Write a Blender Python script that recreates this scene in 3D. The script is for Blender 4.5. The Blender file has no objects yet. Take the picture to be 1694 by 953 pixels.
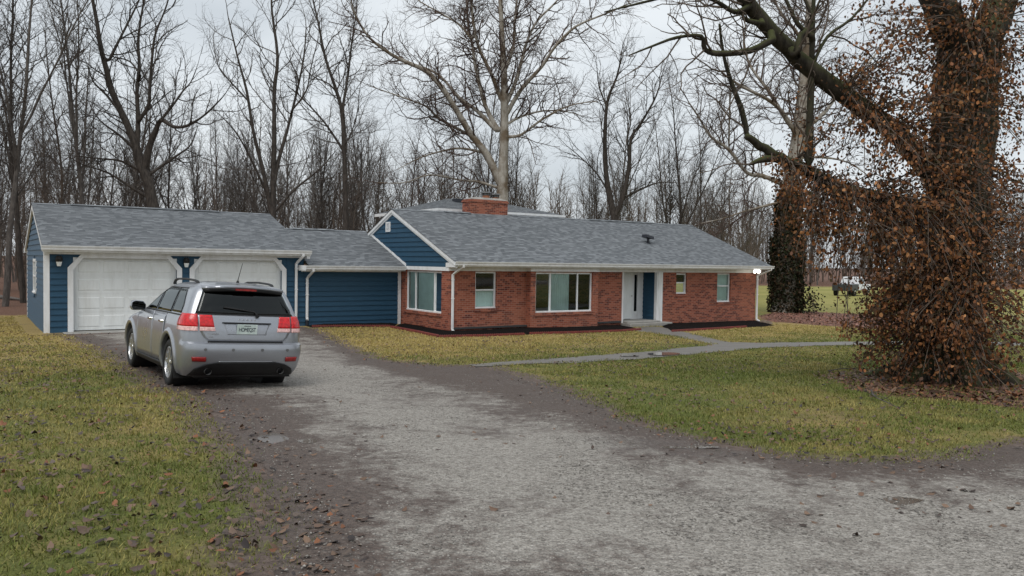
import bpy, bmesh, math, random
import numpy as np
from mathutils import Vector, Matrix
from mathutils.geometry import delaunay_2d_cdt

random.seed(7)
NR = np.random.default_rng(11)
SC = bpy.context.scene
COL = SC.collection
R = math.radians

# ------------------------------------------------------------------ camera
CAMZ = 2.43                      # the eye above the ground at the house
FPX, PITCH, ROLL = 1309.9, R(1.882), R(0.853)     # focal length in pixels of the 1694 px wide photograph
R0 = np.array([1.0, 0, 0]); U0 = np.array([0, math.sin(PITCH), math.cos(PITCH)])
FW = np.array([0, math.cos(PITCH), -math.sin(PITCH)])
RT = R0 * math.cos(ROLL) + U0 * math.sin(ROLL)
UP = U0 * math.cos(ROLL) - R0 * math.sin(ROLL)
cam_data = bpy.data.cameras.new('camera')
cam = bpy.data.objects.new('camera', cam_data)
COL.objects.link(cam)
cam_data.sensor_width = 36.0
cam_data.lens = FPX / 1694 * 36.0
cam_data.clip_start = 0.1
cam_data.clip_end = 3000
M = Matrix.Identity(4)
for i in range(3):
    M[i][0], M[i][1], M[i][2] = RT[i], UP[i], -FW[i]
M[2][3] = CAMZ
cam.matrix_world = M
SC.camera = cam

# ------------------------------------------------------------------ world: overcast sky
SUN_EL, SUN_AZ = R(58), R(200)
world = bpy.data.worlds.new('World')
SC.world = world
world.use_nodes = True
nt = world.node_tree
nt.nodes.clear()
wo = nt.nodes.new('ShaderNodeOutputWorld')
bg = nt.nodes.new('ShaderNodeBackground')
sky = nt.nodes.new('ShaderNodeTexSky')
sky.sky_type = 'NISHITA'
sky.sun_disc = False
sky.sun_elevation = SUN_EL
sky.sun_rotation = SUN_AZ
sky.dust_density = 4.0
tc = nt.nodes.new('ShaderNodeTexCoord')
mp = nt.nodes.new('ShaderNodeMapping')
mp.inputs['Scale'].default_value = (1, 1, 2.6)
nz = nt.nodes.new('ShaderNodeTexNoise')
nz.inputs['Scale'].default_value = 2.3
nz.inputs['Detail'].default_value = 5
nz.inputs['Roughness'].default_value = 0.5
rp = nt.nodes.new('ShaderNodeValToRGB')
rp.color_ramp.elements[0].position = 0.36
rp.color_ramp.elements[0].color = (7.0, 7.6, 8.1, 1)
rp.color_ramp.elements[1].position = 0.66
rp.color_ramp.elements[1].color = (10.2, 10.7, 11.0, 1)
mx = nt.nodes.new('ShaderNodeMix')
mx.data_type = 'RGBA'
mx.inputs[0].default_value = 0.86           # closed cloud deck over the clear sky
nt.links.new(tc.outputs['Generated'], mp.inputs['Vector'])
nt.links.new(mp.outputs[0], nz.inputs['Vector'])
nt.links.new(nz.outputs['Fac'], rp.inputs[0])
nt.links.new(sky.outputs[0], mx.inputs[6])
nt.links.new(rp.outputs[0], mx.inputs[7])
nt.links.new(mx.outputs[2], bg.inputs['Color'])
bg.inputs['Strength'].default_value = 0.088
nt.links.new(bg.outputs[0], wo.inputs[0])

sun_d = bpy.data.lights.new('sun', 'SUN')
sun_d.energy = 1.4
sun_d.angle = R(30)
sun_d.color = (1.0, 0.97, 0.93)
sun = bpy.data.objects.new('sun', sun_d)
COL.objects.link(sun)
sd = Vector((math.sin(SUN_AZ) * math.cos(SUN_EL), math.cos(SUN_AZ) * math.cos(SUN_EL), math.sin(SUN_EL)))
sun.rotation_euler = sd.to_track_quat('Z', 'Y').to_euler()
sun.location = (0, -10, 40)

SC.view_settings.view_transform = 'Standard'
SC.view_settings.look = 'None'
SC.view_settings.exposure = 0.12
SC.view_settings.gamma = 1.0
SC.view_settings.use_curve_mapping = False

# ------------------------------------------------------------------ positions
def ray(px, py):
    ur = (px - 847) / FPX; vr = (py - 476.5) / FPX
    return FW + RT * ur - UP * vr

def at(px, py, Y):
    """the point on a pixel's ray at world depth Y"""
    d = ray(px, py); s = Y / d[1]
    return np.array([d[0] * s, Y, CAMZ + d[2] * s])

TH = R(34.346)
HX, HY = -2.097, 26.681          # front left corner of the house
CE, SE = math.cos(TH), math.sin(TH)
def hw(a, b):
    """house coordinates (along the front, back from it) to world"""
    return (HX + a * CE - b * SE, HY + a * SE + b * CE)

# terrain: thin plate spline through known heights (relative to the house ground)
_cp = [(0, 0, .80), (-4, 3, .82), (5, 3, .72), (-10, 0, .9), (10, 0, .66), (0, -15, .9), (-14, -14, 1.0), (14, -14, .8),
       (-5.38, 12.3, .43), (-3.93, 13.36, .325), (-7.08, 14.63, .40), (-5.63, 15.69, .29), (-9.5, 10, .55),
       (8.3, 15.0, .36), (3, 12, .38), (12, 10, .5), (1, 20, .16), (8, 24, .05), (20, 22, .12), (24, 10, .5)]
for a, b, z in ((-11.5, 3.4, .14), (-8, 3.4, .13), (-4, 3.4, .10), (-.3, 3.2, .05), (0, -.2, .0), (3, -.2, .03), (8, -.3, -.03), (15.8, -.2, -.09),
                (16, 9, -.12), (5, 9, 0), (-6, 12, .1), (-12, 12, .06), (-20, 8, .15), (-20, 20, .1), (26, 0, -.15), (8, 22, -.05)):
    x, y = hw(a, b); _cp.append((x, y, z))
for x, y, z in ((30, 62, -.3), (0, 70, -.2), (-40, 60, 0), (60, 60, -.35), (-60, 20, .3), (60, 20, .1), (0, 120, -.4), (80, 120, -.5), (-80, 120, -.1), (0, -60, 1.0), (-70, -40, 1.0), (70, -40, .8)):
    _cp.append((x, y, z))
_cp = np.array(_cp, float)
def _tps(r2):
    return np.where(r2 > 1e-9, r2 * np.log(np.maximum(r2, 1e-9)) * .5, 0)
def _fit():
    n = len(_cp)
    d2 = ((_cp[:, None, :2] - _cp[None, :, :2]) ** 2).sum(2)
    K = _tps(d2) + np.eye(n) * 4.0
    Pm = np.c_[np.ones(n), _cp[:, :2]]
    A = np.block([[K, Pm], [Pm.T, np.zeros((3, 3))]])
    return np.linalg.solve(A, np.r_[_cp[:, 2], 0, 0, 0])
_w = _fit()
def tz(x, y):
    x = np.asarray(x, float); y = np.asarray(y, float); sh = x.shape
    x = np.clip(x.ravel(), -110, 110); y = np.clip(y.ravel(), -70, 140)
    z = np.empty_like(x)
    for s in range(0, len(x), 20000):
        xs, ys = x[s:s + 20000], y[s:s + 20000]
        d2 = (xs[:, None] - _cp[None, :, 0]) ** 2 + (ys[:, None] - _cp[None, :, 1]) ** 2
        z[s:s + 20000] = _tps(d2) @ _w[:-3] + _w[-3] + _w[-2] * xs + _w[-1] * ys
    return z.reshape(sh)

def gp(px, py):
    """ground point under a pixel"""
    d = ray(px, py); z = 0.2
    for _ in range(25):
        s = (z - CAMZ) / d[2]
        x, y = d[0] * s, d[1] * s
        z = .5 * z + .5 * float(tz(np.array([x]), np.array([y]))[0])
    return (x, y)

def vnoise(x, y, seed=0):
    """smooth value noise, numpy"""
    x = np.asarray(x, float); y = np.asarray(y, float)
    xi = np.floor(x).astype(np.int64); yi = np.floor(y).astype(np.int64)
    xf = x - xi; yf = y - yi
    def h(i, j):
        n = (i * 374761393 + j * 668265263 + seed * 974711) & 0xffffffff
        n = ((n ^ (n >> 13)) * 1274126177) & 0xffffffff
        return ((n ^ (n >> 16)) & 0xffff) / 65535.0
    u = xf * xf * (3 - 2 * xf); v = yf * yf * (3 - 2 * yf)
    return (h(xi, yi) * (1 - u) + h(xi + 1, yi) * u) * (1 - v) + (h(xi, yi + 1) * (1 - u) + h(xi + 1, yi + 1) * u) * v
def fnoise(x, y, sc, seed=0, oct=3):
    s = 0; t = 0
    for o in range(oct):
        s = s + vnoise(x * sc * 2 ** o, y * sc * 2 ** o, seed + o) * .5 ** o; t += .5 ** o
    return s / t

# ------------------------------------------------------------------ materials
class NT:
    def __init__(s, name):
        s.m = bpy.data.materials.new(name); s.m.use_nodes = True
        s.t = s.m.node_tree; s.t.nodes.clear()
        s.out = s.n('ShaderNodeOutputMaterial')
        s.p = s.n('ShaderNodeBsdfPrincipled')
        s.l(s.p.outputs[0], s.out.inputs[0])
    def n(s, ty, **kw):
        k = s.t.nodes.new(ty)
        for a, v in kw.items():
            if a.startswith('i_'):
                nm = a[2:]; nm = int(nm) if nm.isdigit() else nm.replace('_', ' ')
                k.inputs[nm].default_value = v
            else: setattr(k, a, v)
        return k
    def l(s, a, b): s.t.links.new(a, b)
    def coord(s, kind='Object'):
        return s.n('ShaderNodeTexCoord').outputs[kind]
    def noise(s, vec, scale, detail=3, rough=.55):
        k = s.n('ShaderNodeTexNoise', i_Scale=scale, i_Detail=detail, i_Roughness=rough)
        if vec is not None: s.l(vec, k.inputs['Vector'])
        return k.outputs['Fac']
    def ramp(s, fac, stops):
        k = s.n('ShaderNodeValToRGB'); e = k.color_ramp.elements
        while len(e) < len(stops): e.new(.5)
        for el, (p, c) in zip(e, stops):
            el.position = p; el.color = (*c, 1) if len(c) == 3 else c
        s.l(fac, k.inputs[0]); return k.outputs[0]
    def mix(s, fac, a, b, mode='MIX'):
        k = s.n('ShaderNodeMix', data_type='RGBA', blend_type=mode)
        for v, i in ((fac, 0), (a, 6), (b, 7)):
            if hasattr(v, 'node'): s.l(v, k.inputs[i])
            else: k.inputs[i].default_value = v if i == 0 else (*v, 1)
        return k.outputs[2]
    def math(s, op, a, b=0.0, clamp=False):
        k = s.n('ShaderNodeMath', operation=op, use_clamp=clamp)
        for v, i in ((a, 0), (b, 1)):
            if hasattr(v, 'node'): s.l(v, k.inputs[i])
            else: k.inputs[i].default_value = v
        return k.outputs[0]
    def attr(s, name, out='Fac'):
        return s.n('ShaderNodeAttribute', attribute_name=name).outputs[out]
    def bump(s, h, strength=.3, dist=.01):
        k = s.n('ShaderNodeBump', i_Strength=strength, i_Distance=dist)
        s.l(h, k.inputs['Height']); s.l(k.outputs[0], s.p.inputs['Normal'])
    def base(s, c):
        if hasattr(c, 'node'): s.l(c, s.p.inputs['Base Color'])
        else: s.p.inputs['Base Color'].default_value = (*c, 1)
    def set(s, **kw):
        for k, v in kw.items():
            k = k.replace('_', ' ')
            if hasattr(v, 'node'): s.l(v, s.p.inputs[k])
            else: s.p.inputs[k].default_value = v
MATS = {}
def simple(name, col, rough=.6, var=.18, scale=6, metal=0, bump=0, bscale=60, spec=.4, coat=0):
    m = NT(name); c = m.coord()
    f = m.noise(c, scale, 4)
    lo = tuple(x * (1 - var) for x in col); hi = tuple(min(1, x * (1 + var)) for x in col)
    m.base(m.ramp(f, [(.3, lo), (.7, hi)]))
    m.set(Roughness=rough, Metallic=metal, Specular_IOR_Level=spec, Coat_Weight=coat)
    if bump: m.bump(m.noise(c, bscale, 3), bump, .01)
    MATS[name] = m.m
    return m.m

def grimy(name, col, amt):
    m = NT(name); c = m.coord()
    mp_ = m.n('ShaderNodeMapping', i_Scale=(1, 1, .22)); m.l(c, mp_.inputs[0])
    st_ = m.noise(mp_.outputs[0], 5, 6, .7); b_ = m.noise(c, .9, 3)
    k_ = m.math('MULTIPLY', m.ramp(m.math('MULTIPLY', st_, m.math('ADD', b_, .5)), [(.42, (0, 0, 0)), (.75, (1, 1, 1))]), amt)
    m.base(m.mix(k_, col, (.42, .40, .35))); m.set(Roughness=.45); MATS[name] = m.m
grimy('white_trim', (.80, .81, .82), .45)
grimy('door_white', (.82, .84, .83), .30)
simple('black_metal', (.012, .012, .013), .4, .2)
simple('vent_dark', (.02, .022, .03), .45, .2)
simple('concrete', (.30, .29, .27), .75, .25, 2.5, bump=.3, bscale=40)
simple('rubber', (.012, .012, .012), .75, .3, 20, bump=.2)
simple('plastic_black', (.010, .010, .011), .5, .3, 10)
simple('alloy', (.62, .63, .64), .28, .06, 4, metal=.9)
simple('chrome', (.75, .76, .77), .15, .03, 4, metal=1)
simple('edging', (.17, .036, .030), .7, .25, 9, bump=.2)
simple('flue_metal', (.16, .16, .16), .5, .4, 10, metal=.5)
simple('clay', (.30, .12, .06), .8, .3, 8)
simple('curtain', (.62, .72, .70), .8, .1, 3)
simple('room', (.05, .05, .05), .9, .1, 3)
simple('truck_white', (.75, .76, .78), .35, .03, 3, coat=.4)
simple('truck_dark', (.05, .055, .06), .45, .2, 3)
simple('splash_stone', (.16, .12, .09), .8, .3, 8)

def brick_mat():
    m = NT('brick'); uv = m.coord('UV')
    b = m.n('ShaderNodeTexBrick', i_Scale=1.0, i_Mortar_Size=.0055, i_Mortar_Smooth=.3, i_Bias=-.1, i_Brick_Width=.203, i_Row_Height=.0677, offset=.5)
    b.inputs['Color1'].default_value = (.25, .068, .040, 1)
    b.inputs['Color2'].default_value = (.38, .122, .073, 1)
    b.inputs['Mortar'].default_value = (.38, .25, .195, 1)
    m.l(uv, b.inputs['Vector'])
    # dark clinker bricks by brick id
    sep = m.n('ShaderNodeSeparateXYZ'); m.l(uv, sep.inputs[0])
    row = m.math('FLOOR', m.math('DIVIDE', sep.outputs[1], .0677))
    off = m.math('MULTIPLY', m.math('MODULO', row, 2.0), .5)
    cl = m.math('FLOOR', m.math('ADD', m.math('DIVIDE', sep.outputs[0], .203), off))
    cb = m.n('ShaderNodeCombineXYZ'); m.l(row, cb.inputs[0]); m.l(cl, cb.inputs[1])
    wn = m.n('ShaderNodeTexWhiteNoise', noise_dimensions='3D'); m.l(cb.outputs[0], wn.inputs['Vector'])
    dark = m.math('MULTIPLY', m.math('GREATER_THAN', wn.outputs['Value'], .72), m.math('SUBTRACT', 1.0, b.outputs['Fac']))
    c = m.mix(m.math('MULTIPLY', dark, .8), b.outputs['Color'], (.09, .022, .02))
    # weathering: pale efflorescence low down in patches, damp at the foot
    big = m.noise(m.coord(), .55, 4)
    c = m.mix(m.math('MULTIPLY', m.ramp(big, [(.45, (0, 0, 0)), (.75, (1, 1, 1))]), .35), c, (.42, .17, .10))
    stain = m.noise(m.coord(), 1.7, 5)
    c = m.mix(m.math('MULTIPLY', m.ramp(stain, [(.62, (0, 0, 0)), (.8, (1, 1, 1))]), .5), c, (.17, .09, .05))
    m.base(c); m.set(Roughness=.8, Specular_IOR_Level=.25)
    m.bump(m.math('SUBTRACT', 1.0, b.outputs['Fac']), .6, .008)
    MATS['brick'] = m.m
brick_mat()

def siding_mat():
    m = NT('blue_siding'); c = m.coord()
    mp = m.n('ShaderNodeMapping', i_Scale=(1.2, 1.2, 14)); m.l(c, mp.inputs[0])
    f = m.noise(mp.outputs[0], 3, 5)
    m.base(m.ramp(f, [(.3, (.013, .053, .098)), (.7, (.020, .074, .132))]))
    m.set(Roughness=.55, Specular_IOR_Level=.35)
    m.bump(m.noise(mp.outputs[0], 22, 3), .15, .003)
    MATS['blue_siding'] = m.m
siding_mat()

def shingle_mat():
    m = NT('shingles'); uv = m.coord('UV')
    def cells(w, h, seed):
        sep = m.n('ShaderNodeSeparateXYZ'); m.l(uv, sep.inputs[0])
        row = m.math('FLOOR', m.math('DIVIDE', sep.outputs[1], h))
        wn0 = m.n('ShaderNodeTexWhiteNoise', noise_dimensions='1D'); m.l(m.math('ADD', row, seed), wn0.inputs['W'])
        col = m.math('FLOOR', m.math('ADD', m.math('DIVIDE', sep.outputs[0], w), m.math('MULTIPLY', wn0.outputs['Value'], 7.0)))
        cb = m.n('ShaderNodeCombineXYZ'); m.l(row, cb.inputs[0]); m.l(col, cb.inputs[1]); cb.inputs[2].default_value = seed
        wn = m.n('ShaderNodeTexWhiteNoise', noise_dimensions='3D'); m.l(cb.outputs[0], wn.inputs['Vector'])
        return wn.outputs['Value'], row, sep
    v1, row, sep = cells(.17, .14, 3.1)
    v2, _, _ = cells(.42, .14, 8.7)
    v = m.math('ADD', m.math('MULTIPLY', v1, .88), m.math('MULTIPLY', v2, .12))
    c = m.ramp(v, [(.15, (.135, .145, .155)), (.5, (.198, .211, .222)), (.85, (.275, .29, .303))])
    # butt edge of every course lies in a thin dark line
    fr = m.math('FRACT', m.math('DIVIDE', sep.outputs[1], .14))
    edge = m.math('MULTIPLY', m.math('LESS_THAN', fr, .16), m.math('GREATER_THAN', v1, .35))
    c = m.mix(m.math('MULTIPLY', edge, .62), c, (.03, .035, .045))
    g = m.noise(uv, 300, 2)
    c = m.mix(.35, c, m.ramp(g, [(.35, (.05, .06, .07)), (.65, (.26, .28, .30))]), 'OVERLAY')
    big = m.noise(m.coord(), .5, 4)
    c = m.mix(.3, c, m.ramp(big, [(.3, (.44, .44, .45)), (.7, (.56, .56, .56))]), 'OVERLAY')
    m.base(c); m.set(Roughness=.72, Specular_IOR_Level=.4)
    m.bump(m.math('ADD', v1, m.math('MULTIPLY', g, .4)), .5, .006)
    MATS['shingles'] = m.m
shingle_mat()

def glass_mat(name, tint, refl=.12, ior=1.5):
    m = NT(name); t = m.t
    t.nodes.remove(m.p)
    tr = m.n('ShaderNodeBsdfTransparent'); tr.inputs[0].default_value = (*tint, 1)
    gl = m.n('ShaderNodeBsdfGlossy', i_Roughness=.03); gl.inputs[0].default_value = (.9, .95, .95, 1)
    fr = m.n('ShaderNodeFresnel', i_IOR=ior)
    mxs = m.n('ShaderNodeMixShader')
    m.l(m.math('ADD', fr.outputs[0], refl, True), mxs.inputs[0])
    m.l(tr.outputs[0], mxs.inputs[1]); m.l(gl.outputs[0], mxs.inputs[2])
    m.l(mxs.outputs[0], m.out.inputs[0])
    MATS[name] = m.m
glass_mat('window_glass', (.82, .90, .90), .02)
glass_mat('car_glass', (.03, .034, .036), .01, 1.42)

def emit_mat(name, col, st):
    m = NT(name); m.base((.9, .9, .9)); m.p.inputs['Emission Color'].default_value = (*col, 1)
    m.set(Emission_Strength=st); MATS[name] = m.m
emit_mat('lamp_lit', (1.0, .95, .82), 6)

def bark_mat(name, c0, c1, c2=None, scale=3, moss=0):
    m = NT(name); c = m.coord()
    mp = m.n('ShaderNodeMapping', i_Scale=(1, 1, .25)); m.l(c, mp.inputs[0])
    f = m.noise(mp.outputs[0], scale * 4, 5, .65)
    col = m.ramp(f, [(.3, c0), (.7, c1)])
    if c2:
        g = m.noise(c, scale * .6, 4)
        col = m.mix(m.ramp(g, [(.45, (0, 0, 0)), (.6, (1, 1, 1))]), col, c2)
    if moss:
        nrm = m.n('ShaderNodeNewGeometry').outputs['Normal']
        sp = m.n('ShaderNodeSeparateXYZ'); m.l(nrm, sp.inputs[0])
        g = m.math('MULTIPLY', m.math('ADD', sp.outputs[2], m.math('SUBTRACT', m.noise(c, 5, 4), .35)), moss, True)
        col = m.mix(g, col, (.075, .085, .028))
    m.base(col); m.set(Roughness=.85, Specular_IOR_Level=.2)
    m.bump(f, .8, .03)
    MATS[name] = m.m
bark_mat('bark_dark', (.032, .027, .024), (.10, .085, .073))
bark_mat('bark_grey', (.060, .053, .048), (.17, .15, .135))
bark_mat('bark_brown', (.070, .054, .044), (.19, .15, .12))
bark_mat('bark_sycamore', (.26, .23, .19), (.46, .43, .38), (.17, .13, .09), 2)
bark_mat('bark_mossy', (.016, .014, .011), (.065, .055, .042), None, 3, .8)
bark_mat('twig_red', (.062, .044, .037), (.14, .10, .085))

def attr_mat(name, rough=.75, spec=.25, trans=0.0):
    """colour of every leaf or blade from its own attribute"""
    m = NT(name)
    m.base(m.attr('col', 'Color')); m.set(Roughness=rough, Specular_IOR_Level=spec)
    if trans:
        tl = m.n('ShaderNodeBsdfTranslucent'); m.l(m.attr('col', 'Color'), tl.inputs[0])
        ms = m.n('ShaderNodeMixShader', i_0=trans)
        m.l(m.p.outputs[0], ms.inputs[1]); m.l(tl.outputs[0], ms.inputs[2]); m.l(ms.outputs[0], m.out.inputs[0])
    MATS[name] = m.m
attr_mat('leaf_brown', .65, .3, .15)
attr_mat('leaf_ground', .55, .4)
attr_mat('blade', .6, .3, .2)
attr_mat('pebble', .6, .4)
attr_mat('ivy', .7, .12, .05)

def ground_mat():
    m = NT('lawn'); c = m.coord()
    big = m.noise(c, .33, 4, .6); mid = m.noise(c, 1.6, 5, .65); fine = m.noise(c, 38, 4, .7)
    green = m.ramp(fine, [(.3, (.065, .08, .02)), (.7, (.19, .20, .055))])
    straw = m.ramp(fine, [(.3, (.19, .135, .05)), (.7, (.44, .33, .135))])
    k = m.math('ADD', m.math('MULTIPLY', big, .5), m.math('MULTIPLY', mid, .5))
    k = m.math('ADD', k, m.math('MULTIPLY', m.attr('straw'), .45))
    col = m.mix(m.ramp(k, [(.46, (0, 0, 0)), (.66, (1, 1, 1))]), green, straw)
    mud = m.ramp(m.noise(c, 9, 5, .7), [(.3, (.085, .064, .055)), (.7, (.20, .155, .13))])
    bare = m.ramp(m.noise(c, .75, 6, .7), [(.56, (0, 0, 0)), (.70, (1, 1, 1))])
    col = m.mix(m.math('MULTIPLY', bare, .75), col, m.ramp(m.noise(c, 12, 4, .7), [(.3, (.09, .065, .04)), (.7, (.21, .155, .10))]))
    md = m.math('ADD', m.attr('mud'), m.math('MULTIPLY', m.math('SUBTRACT', mid, .5), 1.3))
    col = m.mix(m.ramp(md, [(.35, (0, 0, 0)), (.62, (1, 1, 1))]), col, mud)
    far = m.ramp(m.noise(c, .12, 3), [(.3, (.21, .21, .055)), (.7, (.34, .30, .10))])
    col = m.mix(m.attr('field'), col, far)
    lit = m.ramp(m.noise(c, 14, 4, .7), [(.3, (.055, .030, .022)), (.5, (.14, .075, .05)), (.75, (.24, .13, .09))])
    lt = m.math('ADD', m.attr('litter'), m.math('MULTIPLY', m.math('SUBTRACT', mid, .5), .9))
    col = m.mix(m.ramp(lt, [(.35, (0, 0, 0)), (.65, (1, 1, 1))]), col, lit)
    m.base(col); m.set(Roughness=.85, Specular_IOR_Level=.2)
    m.bump(m.math('ADD', fine, m.math('MULTIPLY', mid, 2.0)), .9, .03)
    MATS['lawn'] = m.m
    # gravel drive: pale stone where it is driven, mud where the stone is thin
    m = NT('gravel'); c = m.coord()
    v = m.n('ShaderNodeTexVoronoi', i_Scale=42.0, feature='F1'); m.l(c, v.inputs['Vector'])
    v2 = m.n('ShaderNodeTexVoronoi', i_Scale=95.0, feature='F1'); m.l(c, v2.inputs['Vector'])
    st = m.n('ShaderNodeSeparateColor'); m.l(v.outputs['Color'], st.inputs[0])
    st2 = m.n('ShaderNodeSeparateColor'); m.l(v2.outputs['Color'], st2.inputs[0])
    s = m.math('ADD', m.math('MULTIPLY', st.outputs[0], .5), m.math('MULTIPLY', st2.outputs[0], .5))
    stone = m.ramp(s, [(.12, (.15, .135, .118)), (.45, (.285, .262, .232)), (.7, (.355, .33, .295)), (.95, (.48, .45, .41))])
    mid = m.noise(c, 1.15, 7, .72); big = m.noise(c, .3, 4, .6); fine = m.noise(c, 8, 6, .75)
    mud = m.ramp(m.noise(c, 22, 5, .75), [(.3, (.055, .040, .033)), (.55, (.112, .085, .071)), (.8, (.20, .16, .138))])
    k = m.math('ADD', m.math('MULTIPLY', m.attr('mud'), 1.0), m.math('ADD', m.math('ADD', m.math('MULTIPLY', m.math('SUBTRACT', mid, .5), 3.0), m.math('MULTIPLY', m.math('SUBTRACT', big, .5), .9)), m.math('MULTIPLY', m.math('SUBTRACT', fine, .5), 2.0)))
    k = m.ramp(k, [(.22, (0, 0, 0)), (.85, (1, 1, 1))])
    col = m.mix(k, stone, mud)
    m.base(col)
    m.set(Roughness=m.ramp(m.math('ADD', mid, m.math('MULTIPLY', m.attr('wet'), .6)), [(.45, (.75, .75, .75)), (.95, (.30, .30, .30))]), Specular_IOR_Level=.4)
    m.bump(m.math('ADD', m.math('MULTIPLY', v.outputs['Distance'], 1.4), m.math('MULTIPLY', fine, 1.2)), .8, .02)
    MATS['gravel'] = m.m
    m = NT('mulch'); c = m.coord()
    f = m.noise(c, 35, 4, .7)
    m.base(m.ramp(f, [(.35, (.004, .0035, .0035)), (.7, (.020, .016, .015))])); m.set(Roughness=1.0, Specular_IOR_Level=.05); m.bump(f, 1.0, .03)
    MATS['mulch'] = m.m
    m = NT('puddle_water'); c = m.coord()
    m.base(m.ramp(m.noise(c, 3, 3), [(.3, (.13, .108, .09)), (.7, (.20, .175, .15))]))
    m.set(Roughness=.03, IOR=1.45, Specular_IOR_Level=.9); m.bump(m.noise(c, 9, 2), .03, .01)
    MATS['puddle_water'] = m.m
    m = NT('path_concrete'); c = m.coord()
    f = m.noise(c, 2.2, 6, .7); g = m.noise(c, 60, 3)
    col = m.mix(.5, m.ramp(f, [(.3, (.075, .062, .05)), (.5, (.155, .14, .122)), (.75, (.24, .228, .21))]), m.ramp(g, [(.3, (.09, .082, .075)), (.7, (.20, .19, .175))]))
    m.base(col); m.set(Roughness=m.ramp(f, [(.3, (.35, .35, .35)), (.6, (.7, .7, .7))])); m.bump(g, .3, .004)
    MATS['path_concrete'] = m.m
ground_mat()

def paint_mat():
    m = NT('car_paint'); c = m.coord()
    f = m.noise(c, 900, 2)
    col = m.ramp(f, [(.3, (.27, .285, .315)), (.7, (.41, .43, .47))])
    d = m.noise(c, 2.2, 5, .6)
    col = m.mix(m.math('MULTIPLY', m.ramp(d, [(.4, (0, 0, 0)), (.8, (1, 1, 1))]), .18), col, (.22, .20, .18))
    m.base(col); m.set(Metallic=.6, Roughness=m.ramp(d, [(.3, (.26, .26, .26)), (.8, (.40, .40, .40))]), Coat_Weight=.7, Coat_Roughness=.06)
    MATS['car_paint'] = m.m
    for nm, cc in (('tail_red', (.62, .008, .012)), ('tail_white', (.85, .50, .47)), ('reflector_red', (.30, .012, .012))):
        m = NT(nm); c = m.coord()
        g = m.noise(c, 30, 3)
        m.base(m.ramp(g, [(.3, tuple(x * .65 for x in cc)), (.7, tuple(min(1, x * 1.25) for x in cc))]))
        m.set(Roughness=.22, Coat_Weight=.25, Coat_Roughness=.05); MATS[nm] = m.m
    m = NT('plate'); c = m.coord()
    m.base(m.ramp(m.noise(c, 12, 3), [(.35, (.50, .60, .56)), (.65, (.66, .74, .70))])); m.set(Roughness=.4); MATS['plate'] = m.m
paint_mat()
simple('plate_ink', (.02, .03, .05), .5, .2)

# ------------------------------------------------------------------ mesh helpers
def tag(o, label=None, cat=None, group=None, kind=None):
    if label: o['label'] = label
    if cat: o['category'] = cat
    if group: o['group'] = group
    if kind: o['kind'] = kind
    return o
def empty(name, loc=(0, 0, 0), rz=0, parent=None):
    o = bpy.data.objects.new(name, None); COL.objects.link(o)
    o.location = loc; o.rotation_euler = (0, 0, rz); o.empty_display_size = .2
    o.parent = parent
    return o
def link(name, me, mat, parent=None, smooth=False):
    o = bpy.data.objects.new(name, me); COL.objects.link(o); o.parent = parent
    if mat: me.materials.append(MATS[mat] if isinstance(mat, str) else mat)
    if smooth: me.polygons.foreach_set('use_smooth', np.ones(len(me.polygons), bool))
    return o
def np_mesh(name, V, F, col=None, attrs=None):
    """V (n,3), F (m,k) with one k"""
    me = bpy.data.meshes.new(name)
    V = np.ascontiguousarray(V, dtype=np.float32); F = np.ascontiguousarray(F, dtype=np.int32)
    k = F.shape[1]
    me.vertices.add(len(V)); me.vertices.foreach_set('co', V.ravel())
    me.loops.add(F.size); me.loops.foreach_set('vertex_index', F.ravel())
    me.polygons.add(len(F))
    me.polygons.foreach_set('loop_start', np.arange(0, F.size, k, dtype=np.int32))
    me.update(calc_edges=True); me.validate(clean_customdata=False)
    if col is not None:
        a = me.attributes.new('col', 'FLOAT_COLOR', 'POINT')
        c = np.ones((len(V), 4), np.float32); c[:, :3] = col
        a.data.foreach_set('color', c.ravel())
    for nme, arr in (attrs or {}).items():
        a = me.attributes.new(nme, 'FLOAT', 'POINT'); a.data.foreach_set('value', np.ascontiguousarray(arr, dtype=np.float32))
    return me

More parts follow.
